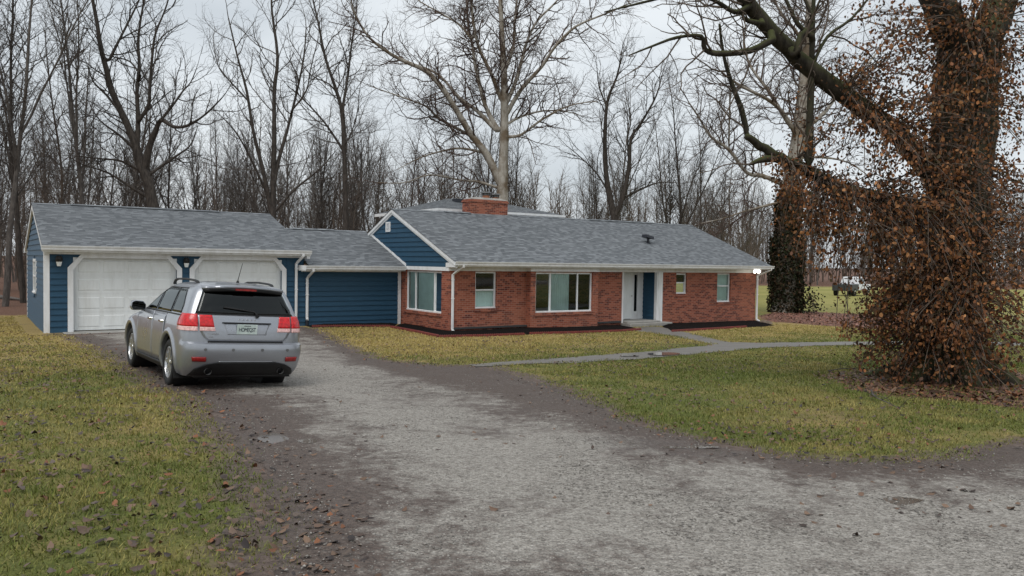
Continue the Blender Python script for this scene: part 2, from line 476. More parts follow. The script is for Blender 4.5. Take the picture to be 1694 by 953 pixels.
class MB:
    """collects faces; boxes in house coordinates (a, b, z)"""
    def __init__(s, org=(0, 0, 0)):
        s.v = []; s.f = []; s.uv = []; s.o = org
    def face(s, pts, uv=None):
        i = len(s.v); s.v += [tuple(p) for p in pts]
        s.f.append(tuple(range(i, i + len(pts))))
        if uv is None:
            p = [Vector(q) for q in pts]
            n = (p[1] - p[0]).cross(p[2] - p[0])
            n = [abs(t) for t in n]
            if n[2] >= n[0] and n[2] >= n[1]: uv = [(q[0], q[1]) for q in pts]
            elif n[0] > n[1]: uv = [(q[1], q[2]) for q in pts]
            else: uv = [(q[0], q[2]) for q in pts]
        s.uv += uv
    def box(s, x0, x1, y0, y1, z0, z1):
        c = [(x0, y0, z0), (x1, y0, z0), (x1, y1, z0), (x0, y1, z0), (x0, y0, z1), (x1, y0, z1), (x1, y1, z1), (x0, y1, z1)]
        for q in ((0, 3, 2, 1), (4, 5, 6, 7), (0, 1, 5, 4), (1, 2, 6, 5), (2, 3, 7, 6), (3, 0, 4, 7)):
            s.face([c[i] for i in q])
        return s
    def hexa(s, c):
        for q in ((0, 3, 2, 1), (4, 5, 6, 7), (0, 1, 5, 4), (1, 2, 6, 5), (2, 3, 7, 6), (3, 0, 4, 7)):
            s.face([c[i] for i in q])
        return s
    def prism(s, poly, d):
        """poly list of 3d points, extruded along vector d"""
        b = [tuple(p[i] + d[i] for i in range(3)) for p in poly]
        s.face(poly); s.face(b[::-1])
        n = len(poly)
        for i in range(n):
            j = (i + 1) % n
            s.face([poly[j], poly[i], b[i], b[j]])
        return s
    def cyl(s, p0, p1, r0, r1=None, n=16, caps=True):
        r1 = r0 if r1 is None else r1
        p0 = Vector(p0); p1 = Vector(p1); d = (p1 - p0).normalized()
        u = d.orthogonal().normalized(); w = d.cross(u)
        A = [p0 + (u * math.cos(t) + w * math.sin(t)) * r0 for t in [2 * math.pi * i / n for i in range(n)]]
        B = [p1 + (u * math.cos(t) + w * math.sin(t)) * r1 for t in [2 * math.pi * i / n for i in range(n)]]
        for i in range(n):
            j = (i + 1) % n
            s.face([A[i], A[j], B[j], B[i]])
        if caps: s.face(A[::-1]); s.face(B)
        return s
    def path(s, pts, hx, hy, up=(0, 1, 0)):
        """rectangular tube along pts"""
        P = [Vector(p) for p in pts]; rings = []
        for i, p in enumerate(P):
            t = (P[min(i + 1, len(P) - 1)] - P[max(i - 1, 0)]).normalized()
            w = Vector((1, 0, 0)); w = (w - t * w.dot(t)).normalized(); v = t.cross(w)
            k = .35
            rings.append([p + w * a * hx + v * b * hy for a, b in ((-1, -1 + k), (-1 + k, -1), (1 - k, -1), (1, -1 + k), (1, 1 - k), (1 - k, 1), (-1 + k, 1), (-1, 1 - k))])
        n = 8
        for A, B in zip(rings[:-1], rings[1:]):
            for i in range(n):
                j = (i + 1) % n; s.face([A[i], A[j], B[j], B[i]])
        s.face(rings[0][::-1]); s.face(rings[-1])
        return s
    def build(s, name, mat, parent=None, smooth=False, bevel=0):
        me = bpy.data.meshes.new(name)
        o = s.o
        me.from_pydata([(v[0] - o[0], v[1] - o[1], v[2] - o[2]) for v in s.v], [], s.f)
        ul = me.uv_layers.new(name='UVMap')
        ul.data.foreach_set('uv', np.array(s.uv, np.float32).ravel())
        bm = bmesh.new(); bm.from_mesh(me)
        bmesh.ops.remove_doubles(bm, verts=bm.verts, dist=1e-5)
        bmesh.ops.recalc_face_normals(bm, faces=bm.faces)
        bm.to_mesh(me); bm.free()
        ob = link(name, me, mat, parent, smooth)
        if bevel:
            md = ob.modifiers.new('b', 'BEVEL'); md.width = bevel; md.segments = 2; md.limit_method = 'ANGLE'
        return ob

# ------------------------------------------------------------------ ground
def poly_sd(poly, x, y):
    """signed distance to a polygon, negative inside"""
    poly = np.array(poly, float); n = len(poly)
    best = np.full(x.shape, 1e9); ins = np.zeros(x.shape, bool)
    for i in range(n):
        ax, ay = poly[i]; bx, by = poly[(i + 1) % n]
        dx, dy = bx - ax, by - ay; L = dx * dx + dy * dy + 1e-12
        t = np.clip(((x - ax) * dx + (y - ay) * dy) / L, 0, 1)
        best = np.minimum(best, (x - ax - t * dx) ** 2 + (y - ay - t * dy) ** 2)
        c = ((ay > y) != (by > y)) & (x < (bx - ax) * (y - ay) / (by - ay + 1e-12) + ax)
        ins ^= c
    d = np.sqrt(best)
    return np.where(ins, -d, d)
def sstep(a, b, x):
    t = np.clip((x - a) / (b - a), 0, 1); return t * t * (3 - 2 * t)

G = lambda pts: [gp(*p) for p in pts]
DRIVE = [hw(-11.05, 3.05)] + G([(160, 572), (205, 594), (262, 640), (330, 652), (362, 700), (412, 742), (450, 800), (484, 850), (474, 910), (450, 953)]) + \
        [(-1.5, 2.6), (-2.6, 0), (-6, -15), (30, -15), (60, -2), (60, 13), (30, 12.5), (15, 10.6)] + \
        G([(1694, 738), (1600, 756), (1500, 766), (1400, 766), (1300, 758), (1200, 741), (1100, 718), (1010, 690), (965, 664), (890, 632), (800, 606), (700, 606), (620, 595), (565, 573), (520, 545)]) + [hw(-4.0, 3.05)]
CORE = [hw(-10.6, 2.6)] + G([(215, 575), (300, 600), (420, 652), (500, 690), (555, 740), (600, 800), (640, 880), (650, 953)]) + \
       [(-.2, 2.6), (-.3, -15), (30, -15), (60, 0), (60, 11), (30, 10.5), (15, 8.9)] + \
       G([(1694, 775), (1500, 795), (1300, 790), (1150, 770), (1000, 712), (850, 672), (720, 640), (620, 612), (550, 580), (510, 560)]) + [hw(-4.4, 2.6)]
WALK_A = G([(780, 603), (900, 597), (1000, 588), (1090, 580), (1180, 572), (1140, 558), (1096, 546), (1046, 546), (1070, 553), (1105, 558), (1165, 567)])
PATH = G([(776, 604), (860, 597), (960, 590.5), (1060, 583), (1120, 577), (1165, 573.5), (1176, 570), (1150, 564), (1112, 556), (1070, 550.5), (1040, 546), (1062, 541), (1092, 541), (1128, 549), (1170, 558), (1205, 566.5), (1260, 567.5), (1340, 566.5), (1420, 565.5), (1560, 565), (1700, 567)]) + \
       G([(1800, 568), (1800, 577), (1700, 573), (1560, 570.5), (1420, 571), (1340, 573), (1262, 576), (1205, 581), (1130, 588), (1060, 594), (960, 600), (860, 603.5), (790, 607)])
BEDS = [[hw(-.05, 3.62), hw(.12, 3.0), hw(.12, .12), hw(3.3, .12), hw(3.3, -.15), hw(6.2, -.15), hw(6.2, .12), hw(7.7, .12), hw(7.74, -.6)] + G([(1062, 546), (1030, 548.5), (960, 551), (870, 554), (800, 556), (726, 558.5), (690, 550), (650, 542)]),
        [hw(9.95, .1), hw(15.7, .1), hw(16.0, .0)] + G([(1264, 534), (1282, 538.5), (1258, 541), (1180, 545), (1112, 549.5)]),
        [hw(-3.7, 3.75), hw(-.08, 3.75)] + G([(652, 541), (600, 541.5), (516, 542)])]
MAIN_TREE = gp(1568, 628)
IVY_TREE = gp(1299, 517)
LIT1 = G([(1350, 622), (1440, 610), (1560, 600), (1694, 615), (1780, 640), (1760, 690), (1640, 672), (1560, 664), (1450, 655), (1380, 640)])
LIT2 = G([(1256, 522), (1300, 512), (1380, 518), (1460, 522), (1560, 530), (1560, 548), (1450, 546), (1370, 540), (1300, 534), (1262, 531)])

def masks(x, y):
    sd = poly_sd(DRIVE, x, y)
    mud = sstep(.9, -.2, sd)
    a = (x - HX) * CE + (y - HY) * SE; b = -(x - HX) * SE + (y - HY) * CE
    straw = sstep(-9, 0, b) * sstep(22, 14, a) + .35 * sstep(2, -4, x) * sstep(12, 20, y)
    lit = np.maximum(sstep(.5, -.8, poly_sd(LIT1, x, y)), sstep(.8, -1.0, poly_sd(LIT2, x, y)))
    woods = np.maximum(sstep(11.5, 15, b) * sstep(24, 17, a + .1 * b), sstep(-13.5, -19, a) * sstep(4, 9, b))
    lit = np.maximum(lit, woods)
    lit = np.maximum(lit, sstep(112, 122, y))
    field = sstep(40, 52, y) * (1 - woods) * sstep(10, 20, a)
    for p in BEDS: straw = np.maximum(straw, .9 * sstep(1.6, 0, poly_sd(p, x, y)))
    return mud, np.clip(straw, 0, 1), np.clip(lit, 0, 1), field

def axis(lo, hi, step, far):
    a = list(np.arange(lo, hi + 1e-6, step)); s = step
    x = hi
    while x < far: s *= 1.35; x += s; a.append(x)
    s = step; x = lo
    while x > -far: s *= 1.35; x -= s; a.insert(0, x)
    return np.array(a)
gx = axis(-22, 30, .4, 1400); gy = axis(1, 50, .4, 1400)
XX, YY = np.meshgrid(gx, gy)
ZZ = tz(XX, YY)
V = np.c_[XX.ravel(), YY.ravel(), ZZ.ravel()]
nx, ny = len(gx), len(gy)
I = np.arange(nx * ny).reshape(ny, nx)
F = np.stack([I[:-1, :-1], I[:-1, 1:], I[1:, 1:], I[1:, :-1]], -1).reshape(-1, 4)
mud, straw, lit, field = masks(V[:, 0], V[:, 1])
lawn = link('lawn', np_mesh('lawn', V, F, None, {'mud': mud, 'straw': straw, 'litter': lit, 'field': field}), 'lawn', None, True)
tag(lawn, 'damp lawn and field, green mixed with straw, running back to the woods', None, kind='structure')

def roughen(poly, step, amp, sc, seed):
    out = []; n = len(poly)
    for i in range(n):
        a = np.array(poly[i]); b = np.array(poly[(i + 1) % n]); L = np.linalg.norm(b - a)
        k = min(400, max(1, int(L / step)))
        for j in range(k):
            p = a + (b - a) * j / k
            d = (b - a) / (L + 1e-9); nn = np.array([-d[1], d[0]])
            p = p + nn * amp * (fnoise(np.array([p[0]]), np.array([p[1]]), sc, seed)[0] - .5) * 2
            out.append(p)
    return out
def smooth_poly(poly, it=2):
    for _ in range(it):
        q = []
        for i in range(len(poly)):
            a = np.array(poly[i]); b = np.array(poly[(i + 1) % len(poly)])
            q += [a * .75 + b * .25, a * .25 + b * .75]
        poly = q
    return poly
def sheet(name, poly, mat, lift, inner=None, relief=0, attrs=None, seed=0, kind='structure', label=None, edge=.004, fade=.35):
    """a sheet on the terrain bounded by a polygon, triangulated with inner points"""
    P = [np.array(p) for p in poly]
    n = len(P)
    pts = [Vector((p[0], p[1])) for p in P]
    if inner is not None and len(inner):
        sd = poly_sd(P, inner[:, 0], inner[:, 1])
        pts += [Vector(p) for p in inner[sd < -.05]]
    r = delaunay_2d_cdt(pts, [(i, (i + 1) % n) for i in range(n)], [], 1, 1e-4)
    v = np.array([(p.x, p.y) for p in r[0]]); f = np.array(r[2])
    # CCW up
    sd = poly_sd(P, v[:, 0], v[:, 1])
    k = sstep(0, -fade, sd)
    z = tz(v[:, 0], v[:, 1]) + edge + (lift - edge) * k
    if relief: z = z + relief * k * fnoise(v[:, 0], v[:, 1], 1.7, seed, 4)
    at_ = {nm: fn(v[:, 0], v[:, 1]) for nm, fn in (attrs or {}).items()}
    me = np_mesh(name, np.c_[v, z], f, None, at_)
    bm = bmesh.new(); bm.from_mesh(me); bmesh.ops.recalc_face_normals(bm, faces=bm.faces)
    if sum(fc.normal.z for fc in bm.faces) < 0: bmesh.ops.reverse_faces(bm, faces=bm.faces)
    bm.to_mesh(me); bm.free()
    o = link(name, me, mat, None, True)
    if kind: o['kind'] = kind
    if label: o['label'] = label
    return o
inn = []
for lo, hi, y0, y1, st in ((-7, 9, 3.2, 11, .16), (-14, 16, 11, 30, .35), (-12, 40, -14, 3, 1.2), (9, 60, 3, 14, .8)):
    xs, ys = np.meshgrid(np.arange(lo, hi, st), np.arange(y0, y1, st))
    q = np.c_[xs.ravel(), ys.ravel()] + NR.uniform(-.3, .3, (xs.size, 2)) * st
    inn.append(q)
inn = np.concatenate(inn)
RUT = G([(1000, 728), (1060, 735), (1130, 742), (1220, 752), (1220, 760), (1120, 752), (1040, 745), (990, 736)])
sheet('gravel_driveway', roughen(smooth_poly(DRIVE, 1), .12, .22, 2.2, 5), 'gravel', .016, inn, .02,
      {'mud': lambda x, y: np.clip(.16 + .55 * sstep(-1.3, .35, poly_sd(CORE, x, y)) + .6 * sstep(-.2, .7, poly_sd(CORE, x, y)), 0, 1.35), 'wet': lambda x, y: sstep(.4, -.2, poly_sd(RUT, x, y))},
      3, label='wet grey gravel driveway with muddy edges curving to the garage')
sheet('garden_path', roughen(PATH, .2, .13, 1.5, 9), 'path_concrete', .022, None, 0, edge=.012, label='worn concrete path across the lawn to the front step')
for i, p in enumerate(BEDS):
    xs, ys = np.meshgrid(np.arange(-12, 18, .3), np.arange(20, 40, .3))
    sheet('mulch_bed', roughen(p, .25, .03, 2, 3), 'mulch', .07, np.c_[xs.ravel(), ys.ravel()], .04, seed=i,
          label=['black mulch bed wrapping the brick corner under the windows', 'black mulch bed by the right end of the brick house', 'thin black mulch strip below the blue wall'][i])
# puddles
def puddle(px, py, rx, ry, label, seed, h=.029):
    c = np.array(gp(px, py)); e1 = np.array(gp(px + rx, py)) - c; e2 = np.array(gp(px, py - ry)) - c
    P = []
    for i in range(40):
        t = 2 * math.pi * i / 40
        k = .7 + .6 * fnoise(np.array([math.cos(t) * 1.3 + seed]), np.array([math.sin(t) * 1.3]), 1.0, seed)[0]
        P.append(c + e1 * math.cos(t) * k + e2 * math.sin(t) * k)
    sheet('puddle', P, 'puddle_water', h, None, 0, edge=h - .0005, label=label)
puddle(1098, 587, 26, 2.6, 'brown puddle lying on the concrete path', 2, .027)
puddle(1040, 590, 16, 1.6, 'small dark puddle on the path nearer the driveway', 5, .027)
puddle(452, 730, 24, 9, 'murky puddle at the muddy edge of the drive by the grass', 7)
puddle(508, 734, 15, 4, 'small bright puddle beside the murky one on the drive', 8)
puddle(1492, 829, 34, 11, 'shallow brown puddle on the gravel at the right', 9, .0235)
puddle(1140, 744, 50, 2.5, 'thin streak of water standing in a tyre rut', 10)

# ------------------------------------------------------------------ buildings (house coordinates: a along the front, b back, z up)
def wall_holes(mb, axis, fixed, lo, hi, z0, z1, holes, depth, out=-1):
    """a wall with rectangular openings and reveals. axis 'a': wall runs along a at b=fixed; 'b': along b at a=fixed"""
    us = sorted({lo, hi} | {h[0] for h in holes} | {h[1] for h in holes})
    zs = sorted({z0, z1} | {h[2] for h in holes} | {h[3] for h in holes})
    def pt(u, z, d=0):
        w = fixed - out * d
        return (u, w, z) if axis == 'a' else (w, u, z)
    for u0, u1 in zip(us[:-1], us[1:]):
        for w0, w1 in zip(zs[:-1], zs[1:]):
            cu, cz = (u0 + u1) / 2, (w0 + w1) / 2
            if any(h[0] < cu < h[1] and h[2] < cz < h[3] for h in holes): continue
            mb.face([pt(u0, w0), pt(u1, w0), pt(u1, w1), pt(u0, w1)], [(u0, w0), (u1, w0), (u1, w1), (u0, w1)])
    for h in holes:
        c = [(h[0], h[2]), (h[1], h[2]), (h[1], h[3]), (h[0], h[3])]
        for i in range(4):
            p, q = c[i], c[(i + 1) % 4]
            mb.face([pt(*p), pt(*q), pt(*q, depth), pt(*p, depth)])

def roof_plane(mb, e0, e1, r0, r1, course=.14):
    """shingle courses from the eave (e0,e1) to the ridge (r0,r1): each laps the one below"""
    e0, e1, r0, r1 = map(Vector, (e0, e1, r0, r1))
    L = ((r0 + r1) / 2 - (e0 + e1) / 2).length
    n = max(1, int(round(L / course)))
    nrm = (e1 - e0).cross(r0 - e0).normalized()
    if nrm.z < 0: nrm = -nrm
    ud = (e1 - e0).normalized()
    def uvp(p, v): return ((p - e0).dot(ud), v)
    for i in range(n):
        t0, t1 = i / n, (i + 1) / n
        a0 = e0.lerp(r0, t0) + nrm * .009; a1 = e1.lerp(r1, t0) + nrm * .009
        b0 = e0.lerp(r0, t1) + nrm * .001; b1 = e1.lerp(r1, t1) + nrm * .001
        g0 = e0.lerp(r0, t0); g1 = e1.lerp(r1, t0)
        v0, v1 = i * .14 + .001, (i + 1) * .14 - .001
        mb.face([a0, a1, b1, b0], [uvp(a0, v0), uvp(a1, v0), uvp(b1, v1), uvp(b0, v1)])
        mb.face([g0, g1, a1, a0], [uvp(g0, v0), uvp(g1, v0), uvp(a1, v0 + .01), uvp(a0, v0 + .01)])

def board(parent, org, axis, fixed, z0, z1, l0, h0, l1, h1, mat='blue_siding', name='siding_board'):
    """one lap board: its lower edge stands proud of the one below"""
    lap = .012
    def P(u, d, z): return (u, fixed - d, z) if axis == 'a' else (fixed - d, u, z)
    mb = MB(org)
    mb.hexa([P(l0, .038, z0), P(h0, .038, z0), P(h0, .002, z0), P(l0, .002, z0),
             P(l1, .008, z1 + lap * 0), P(h1, .008, z1), P(h1, .002, z1), P(l1, .002, z1)])
    return mb.build(name, mat, parent)

def window(parent, org, axis, fixed, lo, hi, z0, z1, recess=.09, mull=(), rail=None, sill=True, fw=.06, curtain=None, out=-1, name='window', brick_sill=True):
    def bx(mb, u0, u1, d0, d1, w0, w1):
        f0, f1 = sorted((fixed + d0, fixed + d1))
        mb.box(u0, u1, f0, f1, w0, w1) if axis == 'a' else mb.box(f0, f1, u0, u1, w0, w1)
    mb = MB(org); r = recess
    bx(mb, lo, hi, r - .02, r + .05, z0, z0 + fw); bx(mb, lo, hi, r - .02, r + .05, z1 - fw, z1)
    bx(mb, lo, lo + fw, r - .02, r + .05, z0 + fw, z1 - fw); bx(mb, hi - fw, hi, r - .02, r + .05, z0 + fw, z1 - fw)
    cuts = [lo + fw]
    for m_ in mull:
        c = lo + (hi - lo) * m_; bx(mb, c - .03, c + .03, r - .016, r + .046, z0 + fw, z1 - fw); cuts += [c - .03, c + .03]
    cuts.append(hi - fw)
    zc = [z0 + fw]
    if rail: zr = z0 + (z1 - z0) * rail; bx(mb, lo + fw, hi - fw, r - .012, r + .04, zr - .025, zr + .025); zc += [zr - .025, zr + .025]
    zc.append(z1 - fw)
    # projecting lower stool
    bx(mb, lo + .005, hi - .005, r - .05, r - .02, z0 + .005, z0 + .05)
    w = mb.build(name, 'white_trim', parent)
    for i in range(0, len(cuts), 2):
        for j in range(0, len(zc), 2):
            g = MB(org); qd = [(cuts[i] - .004, fixed + r + .018), (cuts[i + 1] + .004, fixed + r + .018)]
            if axis == 'b': qd = [(y, x) for x, y in qd]
            g.face([(*qd[0], zc[j] - .004), (*qd[1], zc[j] - .004), (*qd[1], zc[j + 1] + .004), (*qd[0], zc[j + 1] + .004)])
            g.build('pane', 'window_glass', w)
    if sill and brick_sill:
        g = MB(org); bx(g, lo - .03, hi + .03, -.035, r - .03, z0 - .105, z0 - .002)
        g.build('sill', 'brick', w)
    if curtain:
        for (c0, c1, w0, w1) in curtain:
            g = MB(org); n = 24; u0 = lo + (hi - lo) * c0; u1 = lo + (hi - lo) * c1
            pts = [(u0 + (u1 - u0) * i / n, r + .08 + .015 * math.sin(i * 2.1)) for i in range(n + 1)]
            za, zb = z0 + (z1 - z0) * w0, z0 + (z1 - z0) * w1
            for p, q in zip(pts[:-1], pts[1:]):
                A = [(p[0], fixed + p[1]), (q[0], fixed + q[1])]
                if axis == 'b': A = [(y, x) for x, y in A]
                g.face([(*A[0], za), (*A[1], za), (*A[1], zb), (*A[0], zb)])
            g.build('curtain', 'curtain', w, True)
    return w

def gutter(parent, org, a0, a1, b, ztop, front=-1):
    """K-style gutter: b is the front lip"""
    mb = MB(org)
    pr = [(b, ztop), (b + .006, ztop - .035), (b + .03, ztop - .07), (b + .035, ztop - .125), (b + .12, ztop - .125), (b + .12, ztop - .01), (b + .112, ztop - .01), (b + .112, ztop - .117), (b + .044, ztop - .117), (b + .014, ztop - .035), (b + .014, ztop)]
    mb.prism([(a0, y, z) for y, z in pr], (a1 - a0, 0, 0))
    return mb.build('gutter', 'white_trim', parent)
def downspout(parent, org, a, b_g, b_w, zt, zb, da=0, kick=.16):
    mb = MB(org)
    pts = [(a + da, b_g, zt), (a + da, b_g, zt - .06), (a + da * .8, b_g + (b_w - b_g) * .25, zt - .12), (a + da * .25, b_g + (b_w - b_g) * .8, zt - .26), (a, b_w, zt - .33), (a, b_w, zb + .12), (a, b_w - .02, zb + .06), (a + .02, b_w - kick, zb)]
    mb.path(pts, .042, .034)
    d = mb.build('downspout', 'white_trim', parent)
    for z in (zt - .5, (zt + zb) / 2):
        MB(org).box(a - .052, a + .052, b_w - .042, b_w + .03, z - .012, z + .012).build('strap', 'white_trim', d)
    return d

# ---------- brick house
ROTZ = TH
def place(name, a, b, z):
    x, y = hw(a, b)
    return empty(name, (x, y, z), ROTZ), (a, b, z)
house, O = place('brick_house', 0, 0, 0)
tag(house, 'low red brick ranch house with grey shingle roof and blue gable', 'house')
L, D = 15.81, 8.73
ZS, ZG = 2.10, 2.42             # wall top, gutter lip
RB, RZ = 4.365, 4.38            # ridge
EB = -.50                       # roof edge
sl = (RZ - 2.41) / (RB - EB)
EZ = RZ - sl * (RB - EB)
ENT0, ENT1 = 7.76, 9.62         # entry recess
BAY0, BAY1, BAYB = 3.155, 6.30, -.28
mb = MB(O)
W1 = (1.008, 1.883, .80, 2.085); W3 = (10.765, 11.396, 1.21, 2.065); W4 = (13.265, 14.126, .824, 2.075)
wall_holes(mb, 'a', 0, 0, BAY0, -.5, ZS, [W1], .10)
wall_holes(mb, 'a', 0, BAY1, ENT0, -.5, ZS, [], .10)
wall_holes(mb, 'a', 0, ENT1 + .3, L, -.5, ZS, [W3, W4], .10)
W2 = (3.381, 6.03, .613, 2.075)
wall_holes(mb, 'a', BAYB, BAY0, BAY1, -.5, ZS, [W2], .10)
for a in (BAY0, BAY1):
    mb.face([(a, BAYB, -.5), (a, 0, -.5), (a, 0, ZS), (a, BAYB, ZS)], [(BAYB, -.5), (0, -.5), (0, ZS), (BAYB, ZS)])
WS = (.57, 3.296, .61, 2.068)
wall_holes(mb, 'b', 0, 0, D, -.5, ZS, [WS], .10)
mb.face([(L, 0, -.5), (L, D, -.5), (L, D, ZS), (L, 0, ZS)]); mb.face([(0, D, -.5), (L, D, -.5), (L, D, ZS), (0, D, ZS)])
mb.face([(L, 0, ZS), (L, D, ZS), (L, RB, RZ - .12)])
mb.build('wall', 'brick', house)
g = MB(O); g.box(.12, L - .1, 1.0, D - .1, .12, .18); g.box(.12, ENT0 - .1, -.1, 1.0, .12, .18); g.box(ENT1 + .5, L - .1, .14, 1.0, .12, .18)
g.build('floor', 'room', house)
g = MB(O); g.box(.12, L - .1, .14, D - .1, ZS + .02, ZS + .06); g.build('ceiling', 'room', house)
window(house, O, 'a', 0, *W1, mull=(), rail=.5, curtain=[(.04, .96, .05, .48)])
window(house, O, 'a', BAYB, *W2, mull=(.265, .745), curtain=[(.30, .62, .03, .98)])
window(house, O, 'a', 0, *W3, rail=.54)
window(house, O, 'a', 0, *W4, rail=.56, curtain=[(.04, .96, .03, .98)])
window(house, O, 'b', 0, *WS, mull=(.235, .755), curtain=[(.25, .74, .03, .98), (.76, .98, .03, .98)])
# soldier course under the windows is the brick sill; frieze boards
g = MB(O)
g.box(-.02, BAY0 - .01, -.03, .06, ZS, ZS + .26); g.box(BAY1 + .01, L + .02, -.03, .06, ZS, ZS + .26)
g.build('frieze_board', 'white_trim', house)
g = MB(O); g.box(BAY0 - .02, BAY1 + .03, BAYB - .03, .05, ZS + .005, ZS + .145); g.build('window_header', 'white_trim', house)
g = MB(O); g.box(-.08, L + .3, EB + .10, .1, ZS + .262, ZS + .28); g.build('soffit', 'white_trim', house)
# roof
g = MB(O)
AL, AR = -.10, 16.30
roof_plane(g, (AL, EB, EZ), (AR, EB, EZ), (AL, RB, RZ), (AR, RB, RZ))
roof_plane(g, (AL, 2 * RB - EB, EZ), (AR, 2 * RB - EB, EZ), (AL, RB, RZ), (AR, RB, RZ))
g.face([(AL, EB, EZ - .04), (AR, EB, EZ - .04), (AR, RB, RZ - .04), (AL, RB, RZ - .04)])
g.face([(AL, 2 * RB - EB, EZ - .04), (AR, 2 * RB - EB, EZ - .04), (AR, RB, RZ - .04), (AL, RB, RZ - .04)])
roof = g.build('roof', 'shingles', house)
g = MB(O)     # ridge cap, a little uneven
for a0, a1, dz in ((AL, 2.2, .012), (2.2, 3.4, .03), (5.4, 9.7, .012), (9.7, 13.6, .03), (13.6, AR, .012)):
    g.hexa([(a0, RB - .13, RZ - .13 * sl + dz), (a1, RB - .13, RZ - .13 * sl + dz), (a1, RB, RZ + dz), (a0, RB, RZ + dz),
            (a0, RB - .13, RZ - .13 * sl + dz + .012), (a1, RB - .13, RZ - .13 * sl + dz + .012), (a1, RB, RZ + dz + .014), (a0, RB, RZ + dz + .014)])
    g.hexa([(a0, RB, RZ + dz), (a1, RB, RZ + dz), (a1, RB + .13, RZ - .13 * sl + dz), (a0, RB + .13, RZ - .13 * sl + dz),
            (a0, RB, RZ + dz + .014), (a1, RB, RZ + dz + .014), (a1, RB + .13, RZ - .13 * sl + dz + .012), (a0, RB + .13, RZ - .13 * sl + dz + .012)])
g.build('ridge_cap', 'shingles', roof)
gutter(house, O, -.13, 16.34, -.60, ZG)
g = MB(O); g.box(-.08, AR, EB + .005, EB + .03, EZ - .16, EZ - .045); g.build('fascia', 'white_trim', house)
downspout(house, O, .09, -.54, -.045, 2.30, .03, da=.12)
downspout(house, O, 15.86, -.54, -.045, 2.30, -.06, da=.30)
# left gable: boards, rake boards, band and return
gw = MB(O)
gw.face([(0.001, -.02, ZS), (0.001, D, ZS), (0.001, D, ZS + .25), (0.001, RB, RZ - .06), (0.001, -.02, ZS + .25)])
gwall = gw.build('gable_wall', 'blue_siding', house)
def rake_z(b): return RZ - abs(b - RB) * sl
ex = .178
z = ZS + .13; bend = 6.9
while z < RZ - .3:
    z1 = z + ex
    lim = lambda zz: (max(.0, RB - (RZ - .17 - zz) / sl), min(bend, RB + (RZ - .17 - zz) / sl))
    (l0, h0), (l1, h1) = lim(z), lim(min(z1, RZ - .18))
    board(gwall, O, 'b', 0, z, min(z1, RZ - .18), l0, h0, l1, h1)
    z = z1
for s in (-1, 1):
    g = MB(O)
    e = EB if s < 0 else 7.4
    for dd, t0, t1 in ((.10, .03, .13), (.065, .13, .21)):
        p = [(-dd, e, rake_z(e) - t0), (-dd, RB, RZ - t0), (-dd, RB, RZ - t1), (-dd, e, rake_z(e) - t1)]
        g.prism(p, (dd - .002, 0, 0))
    g.build('rake_board', 'white_trim', gwall)
g = MB(O); g.box(-.05, -.003, .16, 3.62, ZS - .005, ZS + .125); g.build('band_board', 'white_trim', gwall)
g = MB(O); g.box(-.075, .0, -.50, .17, ZS + .125, ZS + .27); g.box(-.06, -.003, -.02, .16, ZS - .004, ZS + .125); g.build('cornice_return', 'white_trim', gwall)
# flashing board where the low roof meets the gable
BSL = .379
g = MB(O)
p = [(-.055, 3.20, 2.215), (-.055, 6.45, 2.215 + 3.25 * BSL), (-.055, 6.45, 2.30 + 3.25 * BSL), (-.055, 3.20, 2.30)]
g.prism(p, (.05, 0, 0)); g.build('flashing_board', 'white_trim', gwall)
# louvre
g = MB(O); bl, bh, zl, zh = 4.56, 4.94, 3.52, 3.90
for q in ((bl, bl + .05, zl, zh), (bh - .05, bh, zl, zh), (bl + .05, bh - .05, zl, zl + .05), (bl + .05, bh - .05, zh - .05, zh)): g.box(-.06, -.02, *q)
lv = g.build('louvre', 'white_trim', gwall)
for i in range(6):
    z = zl + .06 + i * .047
    s_ = MB(O); s_.hexa([(-.055, bl + .05, z), (-.055, bh - .05, z), (-.025, bh - .05, z + .03), (-.025, bl + .05, z + .03), (-.055, bl + .05, z + .008), (-.055, bh - .05, z + .008), (-.025, bh - .05, z + .038), (-.025, bl + .05, z + .038)])
    s_.build('slat', 'white_trim', None).parent = gwall
# entry
RBK = .80
g = MB(O)
for s_ in ((8.52, 8.60), (9.02, 9.12), (9.30, ENT1)): g.box(s_[0], s_[1], RBK - .05, RBK + .03, .16, 2.2)
g.box(ENT0, 8.52, RBK - .02, RBK + .03, .16, 2.2)
g.box(9.12, 9.30, RBK - .03, RBK + .03, .16, .48); g.box(9.12, 9.30, RBK - .03, RBK + .03, 1.98, 2.2); g.box(8.60, 9.02, RBK - .03, RBK + .03, 2.16, 2.2)
entry = g.build('entry_frame', 'white_trim', house)
g = MB(O); g.box(8.0, 9.02, RBK - .035, RBK + .01, .18, 2.16)
dr = g.build('door', 'door_white', house)
h_ = MB(O); h_.cyl((8.95, RBK - .04, 1.12), (8.95, RBK - .09, 1.12), .022, n=10); h_.cyl((8.95, RBK - .09, 1.12), (8.95, RBK - .11, 1.12), .034, n=12); h_.build('knob', 'chrome', dr)
g = MB(O); g.box(9.13, 9.29, RBK - .012, RBK, .48, 1.98); g.build('sidelight_pane', 'car_glass', house)
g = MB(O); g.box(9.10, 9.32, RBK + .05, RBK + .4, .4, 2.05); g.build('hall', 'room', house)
g = MB(O); g.box(ENT0, ENT0 + .05, -.04, RBK + .03, .0, ZS + .05); g.build('jamb', 'white_trim', house)
g = MB(O); g.box(ENT1, ENT1 + .30, -.05, .10, -.05, ZS + .02); g.box(ENT1 + .06, ENT1 + .30, -.075, -.05, -.05, ZS + .02); g.build('entry_post', 'white_trim', house)
